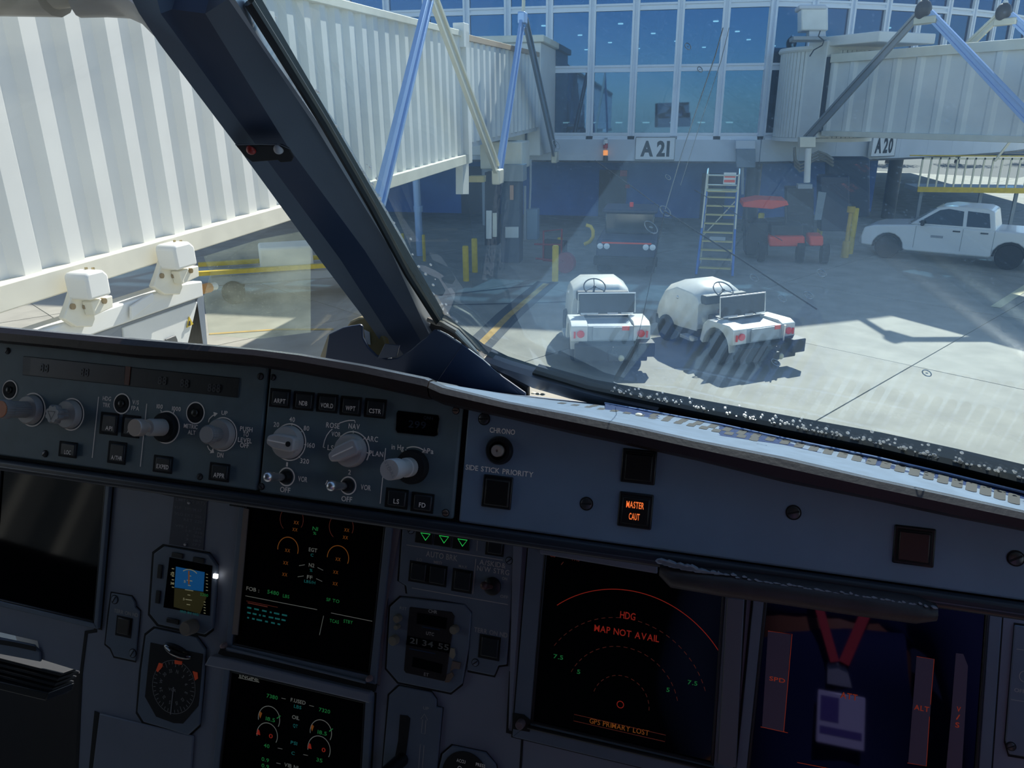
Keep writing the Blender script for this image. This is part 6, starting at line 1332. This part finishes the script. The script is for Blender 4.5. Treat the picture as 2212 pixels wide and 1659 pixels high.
# head with features
hf_=Fr(KF.P(cx,-.235,.055),KW[0],KW[1])
b=MB(hf_); vs=[]; n=20; rows=[(-.115,.038,.045,.02),(-.10,.052,.062,.018),(-.07,.064,.080,.010),(-.03,.072,.092,.0),(.02,.076,.098,-.006),(.06,.074,.096,-.010),(.095,.058,.078,-.012),(.115,.030,.042,-.012)]
for z,rx,ry,oy in rows:
    for k in range(n):
        t=2*math.pi*k/n; vs.append((rx*math.cos(t),oy+ry*math.sin(t),z))
b.add(vs,[(i*n+k,i*n+(k+1)%n,(i+1)*n+(k+1)%n,(i+1)*n+k) for i in range(len(rows)-1) for k in range(n)]+[tuple(range(n-1,-1,-1)),tuple(range((len(rows)-1)*n,len(rows)*n))])
b.add([(-.012,.090,-.03),(.012,.090,-.03),(0,.118,-.028),(0,.090,.018)],[(0,1,2),(0,2,3),(1,3,2),(0,3,1)])
for s in (-1,1): b.ball((s*.077,-.005,-.005),.022,8,6,(.4,.8,1.2))
b.build('head',M['skin'],pe)
b=MB(hf_)
for s in (-1,1): b.ball((s*.030,.084,.012),.011,10,6)
b.build('eyes',mat('eye','e8e6e2',.2),pe)
b=MB(hf_); b.ball((0,.074,-.062),.022,10,6,(1,.5,.3)); b.build('mouth',mat('lips','9a5a52',.5),pe)
b=MB(hf_); b.ball((0,-.02,.050),.094,18,12,(.88,1.08,.85)); b.build('hair',M['hair'],pe)
# hands: palm and five fingers resting on the thighs
for s in (-1,1):
    w_=Vector((cx+s*.12,.08,-.51)); vv=[tuple(w_),tuple(w_+Vector((0,.035,-.006))),tuple(w_+Vector((0,.07,-.014)))]; ee=[(0,1),(1,2)]; rr=[.024,.026,.024]
    for k,(dx,l) in enumerate(((-.027,.062),(-.009,.074),(.009,.070),(.027,.052))):
        a=len(vv); vv += [tuple(w_+Vector((dx*.9,.075,-.014))),tuple(w_+Vector((dx,.075+l*.5,-.020))),tuple(w_+Vector((dx,.075+l*.9,-.042)))]; ee += [(2,a),(a,a+1),(a+1,a+2)]; rr += [.010,.009,.007]
    a=len(vv); vv += [tuple(w_+Vector((-s*.030,.035,-.008))),tuple(w_+Vector((-s*.046,.065,-.020))),tuple(w_+Vector((-s*.044,.088,-.030)))]; ee += [(0,a),(a,a+1),(a+1,a+2)]; rr += [.012,.010,.008]
    skinned('hand',vv,ee,rr,M['skin'],pe,sub=1)
M['lanyard']=mat('red lanyard','d01828',.6)
by_=-.118
b=MB(KF)
def strap(p,q,wd,th=.003):
    p,q=Vector(p),Vector(q); d=(q-p).normalized(); s_=d.cross(Vector((0,1,0))).normalized()*wd/2; o_=Vector((0,th,0))
    b.add([p-s_,p+s_,q+s_,q-s_,p-s_+o_,p+s_+o_,q+s_+o_,q-s_+o_],[(0,1,2,3),(7,6,5,4),(0,4,5,1),(1,5,6,2),(2,6,7,3),(3,7,4,0)])
strap((cx-.012,by_+.012,-.315),(cx-.055,by_-.02,-.17),.012); strap((cx+.0,by_+.012,-.315),(cx+.055,by_-.02,-.17),.014)
b.build('lanyard',M['lanyard'],pe,smooth=False)
b=MB(KF); b.bx(cx-.02,cx+.02,by_,by_+.004,-.345,-.315); b.build('badge_clip',M['chrome'],pe)
b=MB(KF); b.bx(cx-.032,cx+.030,by_+.004,by_+.008,-.425,-.355); bd=b.build('badge',mat('badge card','e6e2ff',.25,spec=1),pe,bevel=.002)
b=MB(KF); b.bx(cx-.028,cx-.004,by_+.008,by_+.0086,-.395,-.362); b.bx(cx-.028,cx+.026,by_+.008,by_+.0086,-.412,-.402); b.build('badge_print',mat('badge print','6a5aa8',.5),bd,smooth=False)
st=thing('pilot_seat','dark blue upholstered cockpit seat carrying the seated person','seat',KF.P(cx,-.4,-1.2))
b=MB(KF); b.bx(cx-.25,cx+.25,-.42,.10,-.86,-.76); b.build('seat_cushion',mat('seat blue','2a3450',.9),st,bevel=.04,seg=3)
b=MB(KF); b.prism([(-.42,-.84),(-.48,.02),(-.58,.02),(-.54,-.84)],cx-.25,cx+.25,'x'); b.build('seat_back',MATS['seat blue'],st,bevel=.04,seg=3)
b=MB(KF); b.bx(cx-.13,cx+.13,-.57,-.48,.05,.24); b.build('headrest',MATS['seat blue'],st,bevel=.03,seg=3)
b=MB(KF); b.bx(cx-.20,cx+.20,-.40,.0,-1.2,-.86); b.build('pedestal',M['dkG'],st,bevel=.02)
for s in (-1,1): b=MB(KF); b.bx(cx+s*.31-.03,cx+s*.31+.03,-.48,-.10,-.58,-.53); b.build('armrest',M['blkm'],st,bevel=.02)
